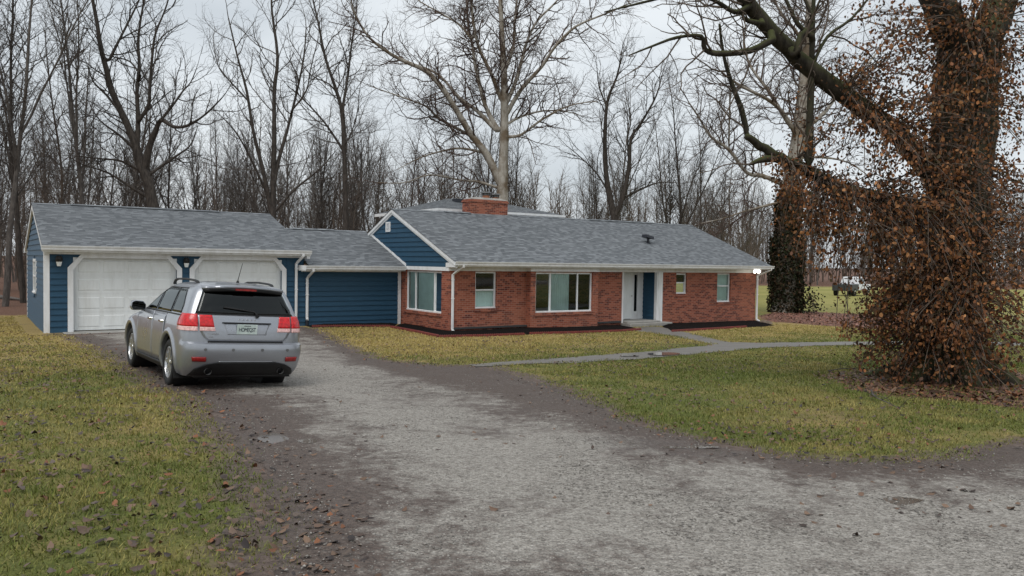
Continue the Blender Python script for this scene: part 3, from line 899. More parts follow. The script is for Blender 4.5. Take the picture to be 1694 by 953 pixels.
ew = MB(O); ew.box(ENT1 + .02, ENT1 + .28, .10, RBK + .05, -.05, ZS + .02); ewo = ew.build('entry_side_wall', 'blue_siding', house)
z = .1
while z < ZS:
    board(ewo, O, 'b', ENT1 + .02, z, min(z + ex, ZS), .10, RBK - .05, .10, RBK - .05); z += ex
g = MB(O); g.box(ENT0 - .02, ENT1 + .42, -.55, RBK + .05, -.3, .10); g.box(ENT0 + .05, ENT1, -.30, RBK - .05, .10, .165)
g.build('step', 'concrete', house, bevel=.02)
# chimney
g = MB(O); g.box(3.45, 5.28, 4.42, 5.05, 3.6, 4.98); g.box(3.42, 5.31, 4.39, 5.08, 4.86, 4.93)
ch = g.build('chimney', 'brick', house)
g = MB(O); g.hexa([(3.45, 4.42, 4.98), (5.28, 4.42, 4.98), (5.28, 5.05, 4.98), (3.45, 5.05, 4.98), (3.75, 4.55, 5.07), (5.0, 4.55, 5.07), (5.0, 4.92, 5.07), (3.75, 4.92, 5.07)]); g.build('crown', 'concrete', ch)
for ca, zt in ((4.40, 5.22), (4.85, 5.17)):
    g = MB(O); g.cyl((ca, 4.73, 5.0), (ca, 4.73, zt - .05), .17, .15, 16); g.build('flue', 'clay', ch)
    g = MB(O); g.cyl((ca, 4.73, zt - .05), (ca, 4.73, zt + .05), .12, .12, 12)
    for k in range(8):
        t = k * math.pi / 4; g.box(ca + .16 * math.cos(t) - .01, ca + .16 * math.cos(t) + .01, 4.73 + .16 * math.sin(t) - .01, 4.73 + .16 * math.sin(t) + .01, zt - .05, zt + .06)
    g.cyl((ca, 4.73, zt + .06), (ca, 4.73, zt + .10), .235, .20, 20); g.build('flue_cap', 'flue_metal', ch)
# roof vent pipe with hood
zr = EZ + sl * (1.8 - EB)
g = MB(O); g.cyl((10.86, 1.8, zr - .05), (10.86, 1.8, zr + .20), .055, n=12); g.cyl((10.86, 1.8, zr - .02), (10.86, 1.8, zr + .05), .13, .06, 12)
g.hexa([(10.62, 1.64, zr + .25), (11.06, 1.64, zr + .16), (11.06, 1.96, zr + .16), (10.62, 1.96, zr + .25), (10.64, 1.66, zr + .36), (11.08, 1.66, zr + .27), (11.08, 1.94, zr + .27), (10.64, 1.94, zr + .36)])
g.build('roof_vent', 'vent_dark', house)
# lit flood lamps under the eave
fl = MB(O); fl.box(15.10, 15.44, -.48, -.36, 2.23, 2.262); fl.cyl((15.16, -.42, 2.23), (15.16, -.45, 2.20), .03, n=10); fl.cyl((15.38, -.42, 2.23), (15.38, -.45, 2.20), .03, n=10)
flo = fl.build('flood_light', 'white_trim', house)
for ca in (15.14, 15.40):
    g = MB(O); g.cyl((ca, -.44, 2.20), (ca, -.50, 2.155), .05, .085, 16); g.build('lamp_head', 'lamp_lit', flo)
# rear wing: raised hipped roof behind the ridge
WB0, WZ = 5.6, 4.615
WA0, WA1, WB1 = 2.62, 9.10, 11.8
rdz = 1.0
ra0, ra1, rb = 4.9, 6.8, 8.7
g = MB(O); g.box(WA0 + .8, WA1 - .8, WB0 + .35, WB1 - .8, 2.0, WZ - .06); g.build('rear_wing_wall', 'blue_siding', house)
g = MB(O)
E4 = [(WA0, WB0, WZ), (WA1, WB0, WZ), (WA1, WB1, WZ), (WA0, WB1, WZ)]
rz = WZ + .68
roof_plane(g, E4[0], E4[1], (ra0, rb - .4, rz), (ra1, rb - .4, rz)); roof_plane(g, E4[3], E4[2], (ra0, rb + .4, rz), (ra1, rb + .4, rz))
roof_plane(g, E4[0], E4[3], (ra0, rb - .4, rz), (ra0, rb + .4, rz)); roof_plane(g, E4[1], E4[2], (ra1, rb - .4, rz), (ra1, rb + .4, rz))
g.face([(ra0, rb - .4, rz + .004), (ra1, rb - .4, rz + .004), (ra1, rb + .4, rz + .004), (ra0, rb + .4, rz + .004)])
rw = g.build('rear_wing_roof', 'shingles', house)
g = MB(O)
g.box(WA0 - .02, WA1 + .02, WB0 - .03, WB0 + .02, WZ - .14, WZ - .005); g.box(WA0 - .03, WA0 + .02, WB0 + .02, WB1, WZ - .14, WZ - .005)
g.box(WA1 - .02, WA1 + .03, WB0 + .02, WB1, WZ - .14, WZ - .005); g.build('fascia', 'white_trim', rw)
MB(O).box(WA0 - .10, WA1 + .10, WB0 - .115, WB0 - .032, WZ - .11, WZ - .012).build('gutter', 'white_trim', rw)
g = MB(O); g.box(4.4, 4.75, rb - 1.5, rb - 1.15, rz - .26, rz - .10); g.build('attic_vent', 'vent_dark', rw)

# ---------- breezeway
bz, OB = place('breezeway', -1.9, 3.644, .05)
tag(bz, 'low blue lap-sided link wing between the garage and the brick house', 'building')
BB = 3.644
BR, BRZ, BE = 6.866, 3.58, 3.20
BEZ = BRZ - BSL * (BR - BE)
MB(OB).box(-3.74, -.02, 9.9, 10.02, -.4, 2.13).build('rear_wall', 'blue_siding', bz)
g = MB(OB); g.box(-3.74, -.02, BB, BB + .12, -.4, 2.13)
bw = g.build('wall', 'blue_siding', bz)
z = .06
while z < 2.0:
    board(bw, OB, 'a', BB, z, min(z + ex, 2.05), -4.36, -.15, -4.36, -.15); z += ex
g = MB(OB); g.box(-.155, -.03, BB - .04, BB + .01, .05, 2.08); g.build('corner_board', 'white_trim', bz)
g = MB(OB)
roof_plane(g, (-3.72, BE, BEZ), (-.03, BE, BEZ), (-3.72, BR, BRZ), (-.03, BR, BRZ)); roof_plane(g, (-3.72, 2 * BR - BE, BEZ), (-.03, 2 * BR - BE, BEZ), (-3.72, BR, BRZ), (-.03, BR, BRZ))
g.face([(-3.72, BE, BEZ - .04), (-.03, BE, BEZ - .04), (-.03, BR, BRZ - .04), (-3.72, BR, BRZ - .04)])
br_ = g.build('roof', 'shingles', bz)
g = MB(OB)
for a0, a1, dz in ((-3.7, -3.1, .01), (-3.1, -1.4, .035), (-1.4, -.05, .01)):
    g.hexa([(a0, BR - .13, BRZ - .05 + dz), (a1, BR - .13, BRZ - .05 + dz), (a1, BR, BRZ + dz), (a0, BR, BRZ + dz), (a0, BR - .13, BRZ - .038 + dz), (a1, BR - .13, BRZ - .038 + dz), (a1, BR, BRZ + dz + .014), (a0, BR, BRZ + dz + .014)])
g.build('ridge_cap', 'shingles', br_)
gutter(bz, OB, -3.86, -.055, BE - .11, 2.205)
g = MB(OB); g.box(-3.95, -.055, BE + .015, BE + .04, 2.03, BEZ - .045); g.box(-3.98, -3.87, BE - .09, BE + .40, 2.03, 2.21); g.box(-3.86, -.055, BE + .04, BB, 2.05, 2.07); g.box(-3.86, -.055, BB - .03, BB, 1.985, 2.05)
g.build('fascia', 'white_trim', bz)
downspout(bz, OB, -3.66, BE - .05, BB - .07, 2.08, .28, da=.07, kick=.0)
g = MB(OB); g.cyl((-3.66, BB - .07, .05), (-3.66, BB - .07, .30), .055, n=14); g.build('drain_boot', 'vent_dark', bz)

# ---------- garage
gar, OG = place('garage', -7.6, 3.644, .13)
tag(gar, 'blue double garage with two white doors and grey shingle roof', 'garage')
GA0, GA1, GB1 = -11.54, -3.76, 12.05
GRB, GRZ, GE = 7.827, 4.156, 3.27
GSL = (GRZ - 2.705) / (GRB - GE)
GEZ = 2.705
D1 = (-10.817, -7.908); D2 = (-7.389, -4.531); DZ0, DZ1 = .18, 2.376
g = MB(OG)
wall_holes(g, 'a', BB, GA0, GA1, -.4, 2.66, [(D1[0], D1[1], -.4, DZ1), (D2[0], D2[1], -.4, DZ1)], .16)
for a in (GA0, GA1): g.face([(a, BB, -.4), (a, GB1, -.4), (a, GB1, 2.66), (a, GRB, GRZ - .05), (a, BB, 2.66)])
g.face([(GA0, GB1, -.4), (GA1, GB1, -.4), (GA1, GB1, 2.66), (GA0, GB1, 2.66)])
gwl = g.build('wall', 'blue_siding', gar)
def pier(lo, hi):
    z = .14
    while z < 2.45:
        z1 = min(z + ex, 2.45)
        board(gwl, OG, 'a', BB, z, z1, lo, hi, lo, hi); z += ex
pier(GA0 + .12, D1[0] - .145); pier(D1[1] + .145, D2[0] - .145); pier(D2[1] + .145, -4.37)
# the wedges above the cut corners of the door openings are part of the same boards' plane
z = .1
while z < 3.95:
    z1 = z + ex
    lim = lambda zz: (max(BB + .05, GRB - (GRZ - .12 - zz) / GSL), min(GB1 - .08, GRB + (GRZ - .12 - zz) / GSL))
    (l0, h0), (l1, h1) = lim(z), lim(min(z1, 4.0))
    wlo, whi, wz0, wz1 = 6.9, 8.2, 1.13, 2.33
    if h0 > l0 + .1:
        if z1 > wz0 and z < wz1:
            board(gwl, OG, 'b', GA0, z, z1, l0, wlo, l1, wlo); board(gwl, OG, 'b', GA0, z, z1, whi, h0, whi, h1)
        else: board(gwl, OG, 'b', GA0, z, min(z1, 4.0), l0, h0, l1, h1)
    z = z1
w_ = window(gar, OG, 'b', GA0, 6.95, 8.15, 1.16, 2.30, recess=-.035, rail=.5, sill=False, fw=.09)
g = MB(OG)
g.box(GA0 - .035, GA0 + .115, BB - .035, BB - .002, .02, 2.47); g.box(GA0 - .035, GA0 - .003, BB - .002, BB + .10, .02, 2.62); g.box(GA0 - .035, GA0 - .003, GB1 - .10, GB1 + .02, -.1, 2.62)
g.build('corner_board', 'white_trim', gar)
g = MB(OG); g.box(GA0 - .04, -3.80, BB - .06, BB - .03, 2.462, 2.64); g.build('frieze_board', 'white_trim', gar)
for (d0, d1), lb in ((D1, 0), (D2, 1)):
    # casing with cut corners
    g = MB(OG); c = .33; t = .145; y0, y1 = BB - .05, BB - .004
    out = [(d0 - t, .10), (d0 - t, DZ1 - c + .02), (d0 - t + c + .02, DZ1 + .085), (d1 + t - c - .02, DZ1 + .085), (d1 + t, DZ1 - c + .02), (d1 + t, .10)]
    inn_ = [(d0 + .005, .10), (d0 + .005, DZ1 - c - .04), (d0 + c - .06, DZ1 - .02), (d1 - c + .06, DZ1 - .02), (d1 - .005, DZ1 - c - .04), (d1 - .005, .10)]
    for i in range(5):
        p = [(out[i][0], y0, out[i][1]), (out[i + 1][0], y0, out[i + 1][1]), (inn_[i + 1][0], y0, inn_[i + 1][1]), (inn_[i][0], y0, inn_[i][1])]
        g.prism(p, (0, y1 - y0, 0))
    for p in ([inn_[1], (d0 + .005, DZ1), inn_[2]], [inn_[4], (d1 - .005, DZ1), inn_[3]]):
        g.prism([(x, BB + .005, zz) for x, zz in p], (0, .10, 0))
    g.build('door_casing', 'white_trim', gar)
    g = MB(OG); nsec = 4; hs = (DZ1 - .175) / nsec
    for k in range(nsec): g.box(d0, d1, BB + .125, BB + .16, .175 + k * hs + .004, .175 + (k + 1) * hs - .004)
    g.box(d0, d1, BB + .135, BB + .165, .175, DZ1)
    gd = g.build('garage_door', 'door_white', gar)
    wd = (d1 - d0 - .20) / 4
    proto = None
    for k in range(nsec):
        for c_ in range(4):
            x0 = d0 + .10 + c_ * wd + .045; x1 = x0 + wd - .09; zz0 = .175 + k * hs + .10; zz1 = zz0 + hs - .2
            yb, yf = BB + .125, BB + .113
            g = MB(OG)
            i1 = .025; i2 = .055
            # raised field inside a sunk bead
            g.hexa([(x0, yb + .001, zz0), (x1, yb + .001, zz0), (x1, yb + .01, zz0), (x0, yb + .01, zz0), (x0, yb + .001, zz1), (x1, yb + .001, zz1), (x1, yb + .01, zz1), (x0, yb + .01, zz1)]) if False else None
            g.face([(x0, yb - .001, zz0), (x1, yb - .001, zz0), (x1 - i1, yf, zz0 + i1), (x0 + i1, yf, zz0 + i1)])
            g.face([(x1, yb - .001, zz0), (x1, yb - .001, zz1), (x1 - i1, yf, zz1 - i1), (x1 - i1, yf, zz0 + i1)])
            g.face([(x1, yb - .001, zz1), (x0, yb - .001, zz1), (x0 + i1, yf, zz1 - i1), (x1 - i1, yf, zz1 - i1)])
            g.face([(x0, yb - .001, zz1), (x0, yb - .001, zz0), (x0 + i1, yf, zz0 + i1), (x0 + i1, yf, zz1 - i1)])
            g.face([(x0 + i1, yf, zz0 + i1), (x1 - i1, yf, zz0 + i1), (x1 - i1, yf, zz1 - i1), (x0 + i1, yf, zz1 - i1)])
            g.build('panel', 'door_white', gd)
g = MB(OG)
GL, GR = GA0 - .10, -3.65
roof_plane(g, (GL, GE, GEZ), (GR, GE, GEZ), (GL, GRB, GRZ), (GR, GRB, GRZ)); roof_plane(g, (GL, 2 * GRB - GE, GEZ), (GR, 2 * GRB - GE, GEZ), (GL, GRB, GRZ), (GR, GRB, GRZ))
g.face([(GL, GE, GEZ - .04), (GR, GE, GEZ - .04), (GR, GRB, GRZ - .04), (GL, GRB, GRZ - .04)]); g.face([(GL, 2 * GRB - GE, GEZ - .04), (GR, 2 * GRB - GE, GEZ - .04), (GR, GRB, GRZ - .04), (GL, GRB, GRZ - .04)])
gr_ = g.build('roof', 'shingles', gar)
g = MB(OG)
for a0, a1, dz in ((GL, -10.5, .008), (-10.5, -5.6, .03), (-5.6, GR, .008)):
    for s in (-1, 1):
        b0 = GRB + s * .13
        g.hexa([(a0, b0, GRZ - .04 + dz), (a1, b0, GRZ - .04 + dz), (a1, GRB, GRZ + dz), (a0, GRB, GRZ + dz), (a0, b0, GRZ - .028 + dz), (a1, b0, GRZ - .028 + dz), (a1, GRB, GRZ + dz + .014), (a0, GRB, GRZ + dz + .014)])
g.build('ridge_cap', 'shingles', gr_)
for s in (-1, 1):
    g = MB(OG); e = GE if s < 0 else 2 * GRB - GE
    g.prism([(GL + .005, e, GEZ - .045), (GL + .005, GRB, GRZ - .045), (GL + .005, GRB, GRZ - .17), (GL + .005, e, GEZ - .17)], (.06, 0, 0))
    g.build('rake_board', 'white_trim', gr_)
gutter(gar, OG, GL - .02, GR + .01, GE - .115, 2.714)
g = MB(OG); g.box(GL + .01, GR, GE + .008, GE + .03, 2.53, GEZ - .045); g.box(GL + .01, GR, GE + .03, BB - .03, 2.645, 2.66); g.box(GR - .12, GR - .01, GE + .03, BB + .2, 2.44, 2.64)
g.box(GL + .0, GL + .09, 2 * GRB - GE - .10, 2 * GRB - GE + .12, GEZ - .2, GEZ - .05)
g.build('fascia', 'white_trim', gar)
downspout(gar, OG, -4.05, GE - .06, BB - .07, 2.59, .16, da=.12)
g = MB(OG); g.box(-11.1, -4.3, 2.95, BB + .12, -.2, .155); g.build('apron', 'concrete', gar, bevel=.015)
for ca in (-11.19, -7.65):
    g = MB(OG); g.box(ca - .06, ca + .06, BB - .05, BB - .02, 2.13, 2.40); g.cyl((ca, BB - .14, 2.32), (ca, BB - .14, 2.42), .10, .06, 14); g.cyl((ca, BB - .14, 2.24), (ca, BB - .14, 2.32), .085, .10, 14); g.box(ca - .02, ca + .02, BB - .14, BB - .04, 2.36, 2.39)
    ln = g.build('wall_lantern', 'black_metal', gar)
    g = MB(OG); g.cyl((ca, BB - .14, 2.11), (ca, BB - .14, 2.24), .05, .08, 14); g.build('glass_shade', 'door_white', ln)

# ---------- scalloped bed edging, one run per bed side
def edging(pts, label):
    pts = [np.array(p) for p in pts]
    c = pts[0]; ob = empty('bed_edging', (c[0], c[1], float(tz(np.array([c[0]]), np.array([c[1]]))[0])))
    tag(ob, label, 'edging', 'red scalloped edging round the mulch beds')
    for a, b in zip(pts[:-1], pts[1:]):
        Ln = np.linalg.norm(b - a); n = max(1, int(round(Ln / .38)))
        for i in range(n):
            p = a + (b - a) * i / n; q = a + (b - a) * (i + .97) / n
            d = (q - p) / np.linalg.norm(q - p); w = np.array([-d[1], d[0]]) * .035
            mb = MB(tuple(ob.location)); k = 5
            z0 = float(tz(np.array([p[0]]), np.array([p[1]]))[0]); z1 = float(tz(np.array([q[0]]), np.array([q[1]]))[0])
            lip = []
            for j in range(k * 4 + 1):
                t = j / (k * 4); lip.append((t, .055 + .03 * abs(math.sin(math.pi * t * k))))
            fr = [(*(p + (q - p) * t - w), z0 + (z1 - z0) * t + h) for t, h in lip]
            bk = [(*(p + (q - p) * t + w), z0 + (z1 - z0) * t + h) for t, h in lip]
            mb.face([(*(p - w), z0 - .05), (*(q - w), z1 - .05)] + fr[::-1]); mb.face([(*(p + w), z0 - .05), (*(q + w), z1 - .05)] + bk[::-1])
            for j in range(len(lip) - 1): mb.face([fr[j], fr[j + 1], bk[j + 1], bk[j]])
            mb.face([(*(p - w), z0 - .05), (*(p + w), z0 - .05), bk[0], fr[0]]); mb.face([(*(q - w), z1 - .05), (*(q + w), z1 - .05), bk[-1], fr[-1]])
            mb.build('edging_block', 'edging', ob)
edging(G([(516, 541.5), (600, 541), (646, 541)]), 'straight red edging along the foot of the blue wall')
edging(G([(647, 542.5), (690, 550.5), (725, 558)]), 'red edging slanting out towards the brick corner')
edging(G([(727, 558.5), (800, 557), (868, 554.5)]), 'red edging below the small front window')
edging(G([(876, 553.5), (960, 551.5), (1030, 549), (1060, 546.5)]), 'red edging in front of the picture window')
edging(G([(1112, 549.5), (1180, 545.5), (1235, 542)]), 'red edging before the right end of the house')

# ------------------------------------------------------------------ the car (X right, Y forward, Z up; origin on the ground mid rear axle)
class Car:
    zs = [.24, .30, .38, .46, .54, .62, .69, .735, .76, .80, .88, .96, 1.04, 1.10, 1.135, 1.17, 1.24, 1.32, 1.40, 1.48, 1.545, 1.59, 1.625, 1.648, 1.66]
    @staticmethod
    def ip(z, t): return float(np.interp(z, [p[0] for p in t], [p[1] for p in t]))
    YR = [(.24, -.86), (.30, -.93), (.40, -1.0), (.50, -1.045), (.62, -1.07), (.70, -1.068), (.735, -1.055), (.76, -.965), (.85, -.962), (.95, -.955), (1.05, -.935), (1.13, -.905), (1.17, -.89), (1.30, -.835), (1.45, -.755), (1.56, -.69), (1.60, -.645), (1.63, -.46), (1.66, -.05)]
    WD = [(.24, .84), (.34, .885), (.50, .908), (.70, .917), (.85, .917), (1.0, .905), (1.09, .888), (1.15, .862), (1.30, .812), (1.45, .755), (1.55, .705), (1.60, .66), (1.635, .58), (1.66, .38)]
    YF = [(.24, 3.70), (.40, 3.82), (.55, 3.85), (.75, 3.80), (.88, 3.66), (.98, 3.30), (1.06, 2.72), (1.12, 2.42), (1.25, 2.10), (1.40, 1.74), (1.52, 1.42), (1.60, 1.12), (1.635, .9), (1.66, .55)]
    CR = [(.24, .34), (.6, .40), (1.0, .40), (1.2, .34), (1.5, .30), (1.66, .25)]
    def par(s, z): return s.ip(z, s.YR), s.ip(z, s.WD), s.ip(z, s.YF), s.ip(z, s.CR)
    N = 4.4
    def outline(s, z, nq=14, ns=44):
        yr, w, yf, cr = s.par(z); P = []
        cf = .62
        for i in range(nq + 1):
            t = i / nq * math.pi / 2
            P.append((w * math.sin(t) ** (2 / s.N), yr + cr * (1 - max(0, math.cos(t)) ** (2 / s.N))))
        for i in range(1, ns): P.append((w, yr + cr + (yf - cf - yr - cr) * i / ns))
        for i in range(nq + 1):
            t = (1 - i / nq) * math.pi / 2
            P.append((w * math.sin(t) ** (2 / 2.4), yf - cf * (1 - math.cos(t) ** (2 / 2.4))))
        return P + [(-x, y) for x, y in P[-2:0:-1]]
    def rear(s, x, z, d=0):
        yr, w, yf, cr = s.par(z); t = min(1, abs(x) / w)
        return (x, yr + cr * (1 - (1 - t ** s.N) ** (1 / s.N)) - d, z)
    def side(s, sg, y, z, d=0):
        yr, w, yf, cr = s.par(z)
        if y < yr + cr:
            t = min(1, max(0, 1 - (y - yr) / cr)); x = w * (1 - t ** s.N) ** (1 / s.N)
        else: x = w
        if y > yf - .62:
            t = min(1, (y - yf + .62) / .62); x = w * (1 - t ** 2.4) ** (1 / 2.4)
        return (sg * (x + d), y, z)
C_ = Car()
car = empty('parked_suv')
tag(car, 'silver grey SUV parked on the drive with its tail to the viewer', 'car')
# pose from its four wheels
cx, cy, cz = -4.652, 12.827, CAMZ - 2.0616
hd, cpt, crl = R(36.09), R(-.6), R(3.36)
Mh = Matrix.Rotation(hd, 4, 'Z') @ Matrix.Rotation(cpt, 4, 'X') @ Matrix.Rotation(crl, 4, 'Y')
car.matrix_world = Matrix.Translation((cx, cy, cz)) @ Mh

def grid_obj(name, rows, mat, parent, smooth=True, thick=0):
    v = []; f = []
    m_ = len(rows[0])
    for r_ in rows: v += [tuple(p) for p in r_]
    for i in range(len(rows) - 1):
        for j in range(m_ - 1):
            f.append((i * m_ + j, i * m_ + j + 1, (i + 1) * m_ + j + 1, (i + 1) * m_ + j))
    me = bpy.data.meshes.new(name); me.from_pydata(v, [], f); me.update()
    o = link(name, me, mat, parent, smooth)
    if thick:
        md = o.modifiers.new('s', 'SOLIDIFY'); md.thickness = thick; md.offset = 0
    return o
def rear_patch(name, mat, parent, z0, z1, xl, xr, d=.006, nx=16, nz=8, thick=.008):
    rows = []
    for i in range(nz + 1):
        z = z0 + (z1 - z0) * i / nz
        a, b = xl(z), xr(z)
        rows.append([C_.rear(a + (b - a) * j / nx, z, d) for j in range(nx + 1)])
    return grid_obj(name, rows, mat, parent, True, thick)
def side_patch(name, mat, parent, sg, z0, z1, yl, yr, d=.004, ny=14, nz=8, thick=.006):
    rows = []
    for i in range(nz + 1):
        z = z0 + (z1 - z0) * i / nz
        a, b = yl(z), yr(z)
        rows.append([C_.side(sg, a + (b - a) * j / ny, z, d) for j in range(ny + 1)])
    return grid_obj(name, rows, mat, parent, True, thick)

# body shell with wheel openings cut out
rings = [C_.outline(z) for z in Car.zs]
n = len(rings[0]); v = []; f = []
for z, rg in zip(Car.zs, rings): v += [(x, y, z) for x, y in rg]
for i in range(len(rings) - 1):
    for j in range(n):
        k = (j + 1) % n; f.append((i * n + j, i * n + k, (i + 1) * n + k, (i + 1) * n + j))
top = len(Car.zs) - 1
v.append((0, .3, 1.672)); tc_ = len(v) - 1
for j in range(n): f.append((top * n + j, top * n + (j + 1) % n, tc_))
f.append(tuple(range(n))[::-1])
me = bpy.data.meshes.new('body'); me.from_pydata(v, [], f); me.update()
bm = bmesh.new(); bm.from_mesh(me); bmesh.ops.recalc_face_normals(bm, faces=bm.faces); bm.to_mesh(me); bm.free()
body = link('body', me, 'car_paint', car, True)
cut = MB()
for y in (0, 2.89):
    for s in (-1, 1): cut.cyl((s * .52, y, .385), (s * 1.2, y, .385), .435, n=48)
cobj = cut.build('wheel_cut', None, car)
bpy.context.view_layer.update()
md = body.modifiers.new('cut', 'BOOLEAN'); md.object = cobj; md.operation = 'DIFFERENCE'; md.solver = 'EXACT'
dg = bpy.context.evaluated_depsgraph_get()
me2 = bpy.data.meshes.new_from_object(body.evaluated_get(dg))
body.modifiers.clear(); body.data = me2
bpy.data.objects.remove(cobj)
if not me2.materials: me2.materials.append(MATS['car_paint'])
me2.polygons.foreach_set('use_smooth', np.ones(len(me2.polygons), bool))
try: me2.set_sharp_from_angle(angle=R(32))
except Exception: pass
# dark wells and underside
for s, y in ((-1, 0), (1, 0), (-1, 2.89), (1, 2.89)):
    g = MB(); g.cyl((s * .50, y, .385), (s * .86, y, .385), .43, n=32, caps=False); g.cyl((s * .50, y, .385), (s * .51, y, .385), .43, n=32)
    g.build('wheel_well', 'plastic_black', car)
g = MB(); g.box(-.70, .70, -.80, 3.5, .20, .42); g.build('underbody', 'plastic_black', car, bevel=.03)
# wheels
def lathe(mb, prof, x0, y, z, s, n=40):
    P = []
    for i in range(n):
        t = 2 * math.pi * i / n; P.append([(x0 + s * px, y + r_ * math.cos(t), z + r_ * math.sin(t)) for px, r_ in prof])
    for i in range(n):
        A, B = P[i], P[(i + 1) % n]
        for j in range(len(prof) - 1): mb.face([A[j], A[j + 1], B[j + 1], B[j]])
for s in (-1, 1):
    for y in (0, 2.89):
        we = empty('wheel', parent=car)
        t_ = MB(); lathe(t_, [(-.11, .25), (-.115, .31), (-.105, .355), (-.06, .367), (.06, .367), (.10, .357), (.113, .325), (.112, .27), (.095, .245), (.07, .245)], s * .785, y, .367, s)
        t_.build('tyre', 'rubber', we, True)
        r_ = MB(); lathe(r_, [(.07, .247), (.098, .247), (.10, .235), (.07, .225), (.0, .215), (-.10, .215)], s * .785, y, .367, s)
        r_.cyl((s * .835, y, .367), (s * .878, y, .367), .055, .045, 16); r_.cyl((s * .775, y, .367), (s * .785, y, .367), .20, n=24)
        for k in range(5):
            for dk in (-.16, .16):
                a0 = 2 * math.pi * k / 5 + .3; a1 = a0 + dk
                p0 = (y + .04 * math.cos(a0 + dk * 1.5), .367 + .04 * math.sin(a0 + dk * 1.5)); p1 = (y + .238 * math.cos(a1 + dk * .5), .367 + .238 * math.sin(a1 + dk * .5))
                dd = Vector((p1[0] - p0[0], p1[1] - p0[1])).normalized(); w = Vector((-dd.y, dd.x))
                w0, w1 = w * .022, w * .017
                q = [(p0[0] - w0.x, p0[1] - w0.y), (p0[0] + w0.x, p0[1] + w0.y), (p1[0] + w1.x, p1[1] + w1.y), (p1[0] - w1.x, p1[1] - w1.y)]
                xo0, xo1, xi = s * .872, s * .878, s * .82
                r_.hexa([(xi, q[0][0], q[0][1]), (xi, q[1][0], q[1][1]), (xi, q[2][0], q[2][1]), (xi, q[3][0], q[3][1]), (xo0, q[0][0], q[0][1]), (xo0, q[1][0], q[1][1]), (xo1, q[2][0], q[2][1]), (xo1, q[3][0], q[3][1])])
        r_.build('rim', 'alloy', we)
        # brake disc in shadow behind the spokes
        d_ = MB(); d_.cyl((s * .79, y, .367), (s * .80, y, .367), .16, n=28); d_.build('brake_disc', 'flue_metal', we)
# flares round the openings
for s in (-1, 1):
    for y in (0, 2.89):
        rows = []
        for rr, dd in ((.432, .0), (.440, .022), (.485, .026), (.515, .010), (.53, .0005)):
            row = []
            for i in range(33):
                t = R(-16) + (math.pi + R(32)) * i / 32
                yy = y + rr * math.cos(t); zz = max(.25, .385 + rr * math.sin(t))
                row.append(C_.side(s, yy, zz, dd))
            rows.append(row)
        grid_obj('wheel_flare', rows, 'car_paint', car, True)
# side glass, sill and seams
for s in (-1, 1):
    top_ = lambda z: 0
    yf_ = lambda z: C_.ip(z, [(1.15, 2.02), (1.53, 1.14)])
    side_patch('front_side_window', 'car_glass', car, s, 1.155, 1.53, lambda z: 1.12 - .1 * (z - 1.15), yf_, .004)
    side_patch('rear_side_window', 'car_glass', car, s, 1.155, 1.535, lambda z: C_.ip(z, [(1.155, .12), (1.535, .16)]), lambda z: 1.05 - .1 * (z - 1.15), .004)
    side_patch('quarter_window', 'car_glass', car, s, 1.165, 1.525, lambda z: C_.ip(z, [(1.165, -.50), (1.30, -.47), (1.525, -.26)]), lambda z: C_.ip(z, [(1.155, .06), (1.535, .10)]), .004)
    side_patch('window_trim', 'plastic_black', car, s, 1.128, 1.148, lambda z: -.56, lambda z: 2.08, .005, 30, 1)
    side_patch('window_trim', 'plastic_black', car, s, 1.535, 1.552, lambda z: -.28, lambda z: 1.14, .004, 24, 1)
    for ya, yb, nm in ((1.10, 2.30, 'front_door'), (.30, 1.085, 'rear_door')):
        d_ = side_patch(nm, 'car_paint', car, s, .36, 1.125, (lambda z, ya=ya: ya + (.22 * max(0, .70 - z) / .3 if ya < .5 else 0)), lambda z, yb=yb: yb, .008, 18, 10, .004)
        hy = ya + .17
        g = MB(); hx = C_.side(s, hy, .985)[0]
        g.path([(hx, hy - .09, .985), (hx + s * .035, hy - .07, .987), (hx + s * .04, hy, .99), (hx + s * .035, hy + .07, .987), (hx, hy + .09, .985)], .012, .018)
        g.build('handle', 'chrome', d_)
    side_patch('sill_cladding', 'plastic_black', car, s, .245, .335, lambda z: .44, lambda z: 2.44, .012, 20, 3, .01)
    # mirrors
    g = MB(); mxx = s * .90
    mz, my = 1.17, 1.88
    pr = [(-.02, -.075), (.19, -.085), (.225, -.03), (.215, .065), (.16, .095), (.02, .085), (-.03, .02)]
    g.prism([(mxx + s * px, my, mz + pz) for px, pz in pr], (0, .11, 0))
    mo = g.build('mirror', 'car_paint', car, bevel=.02)
    g = MB(); g.prism([(mxx + s * (px * .88 + .01), my - .004, mz + pz * .85) for px, pz in pr], (0, .003, 0)); g.build('mirror_glass', 'car_glass', mo)
    g = MB(); g.box(*sorted((s * .82, s * .93)), my + .02, my + .10, mz - .09, mz - .045); g.build('mirror_arm', 'plastic_black', mo)
    # roof rails
    g = MB(); xx = s * .585
    pts = [(xx, -.34, 1.60), (xx, -.26, 1.650), (xx, -.1, 1.668), (xx, .4, 1.683), (xx, .95, 1.675), (xx, 1.12, 1.65), (xx, 1.20, 1.59)]
    g.path(pts, .022, .016); g.build('roof_rail', 'plastic_black', car, True)
# windscreen
rows = []
for i in range(9):
    z = 1.15 + .42 * i / 8; yr_, w, yf, cr = C_.par(z)
    rows.append([(x, yf - .62 * (1 - (1 - min(1, abs(x) / w) ** 2.4) ** (1 / 2.4)) + .005, z) for x in np.linspace(-w * .9, w * .9, 17)])
grid_obj('windscreen', rows, 'car_glass', car)
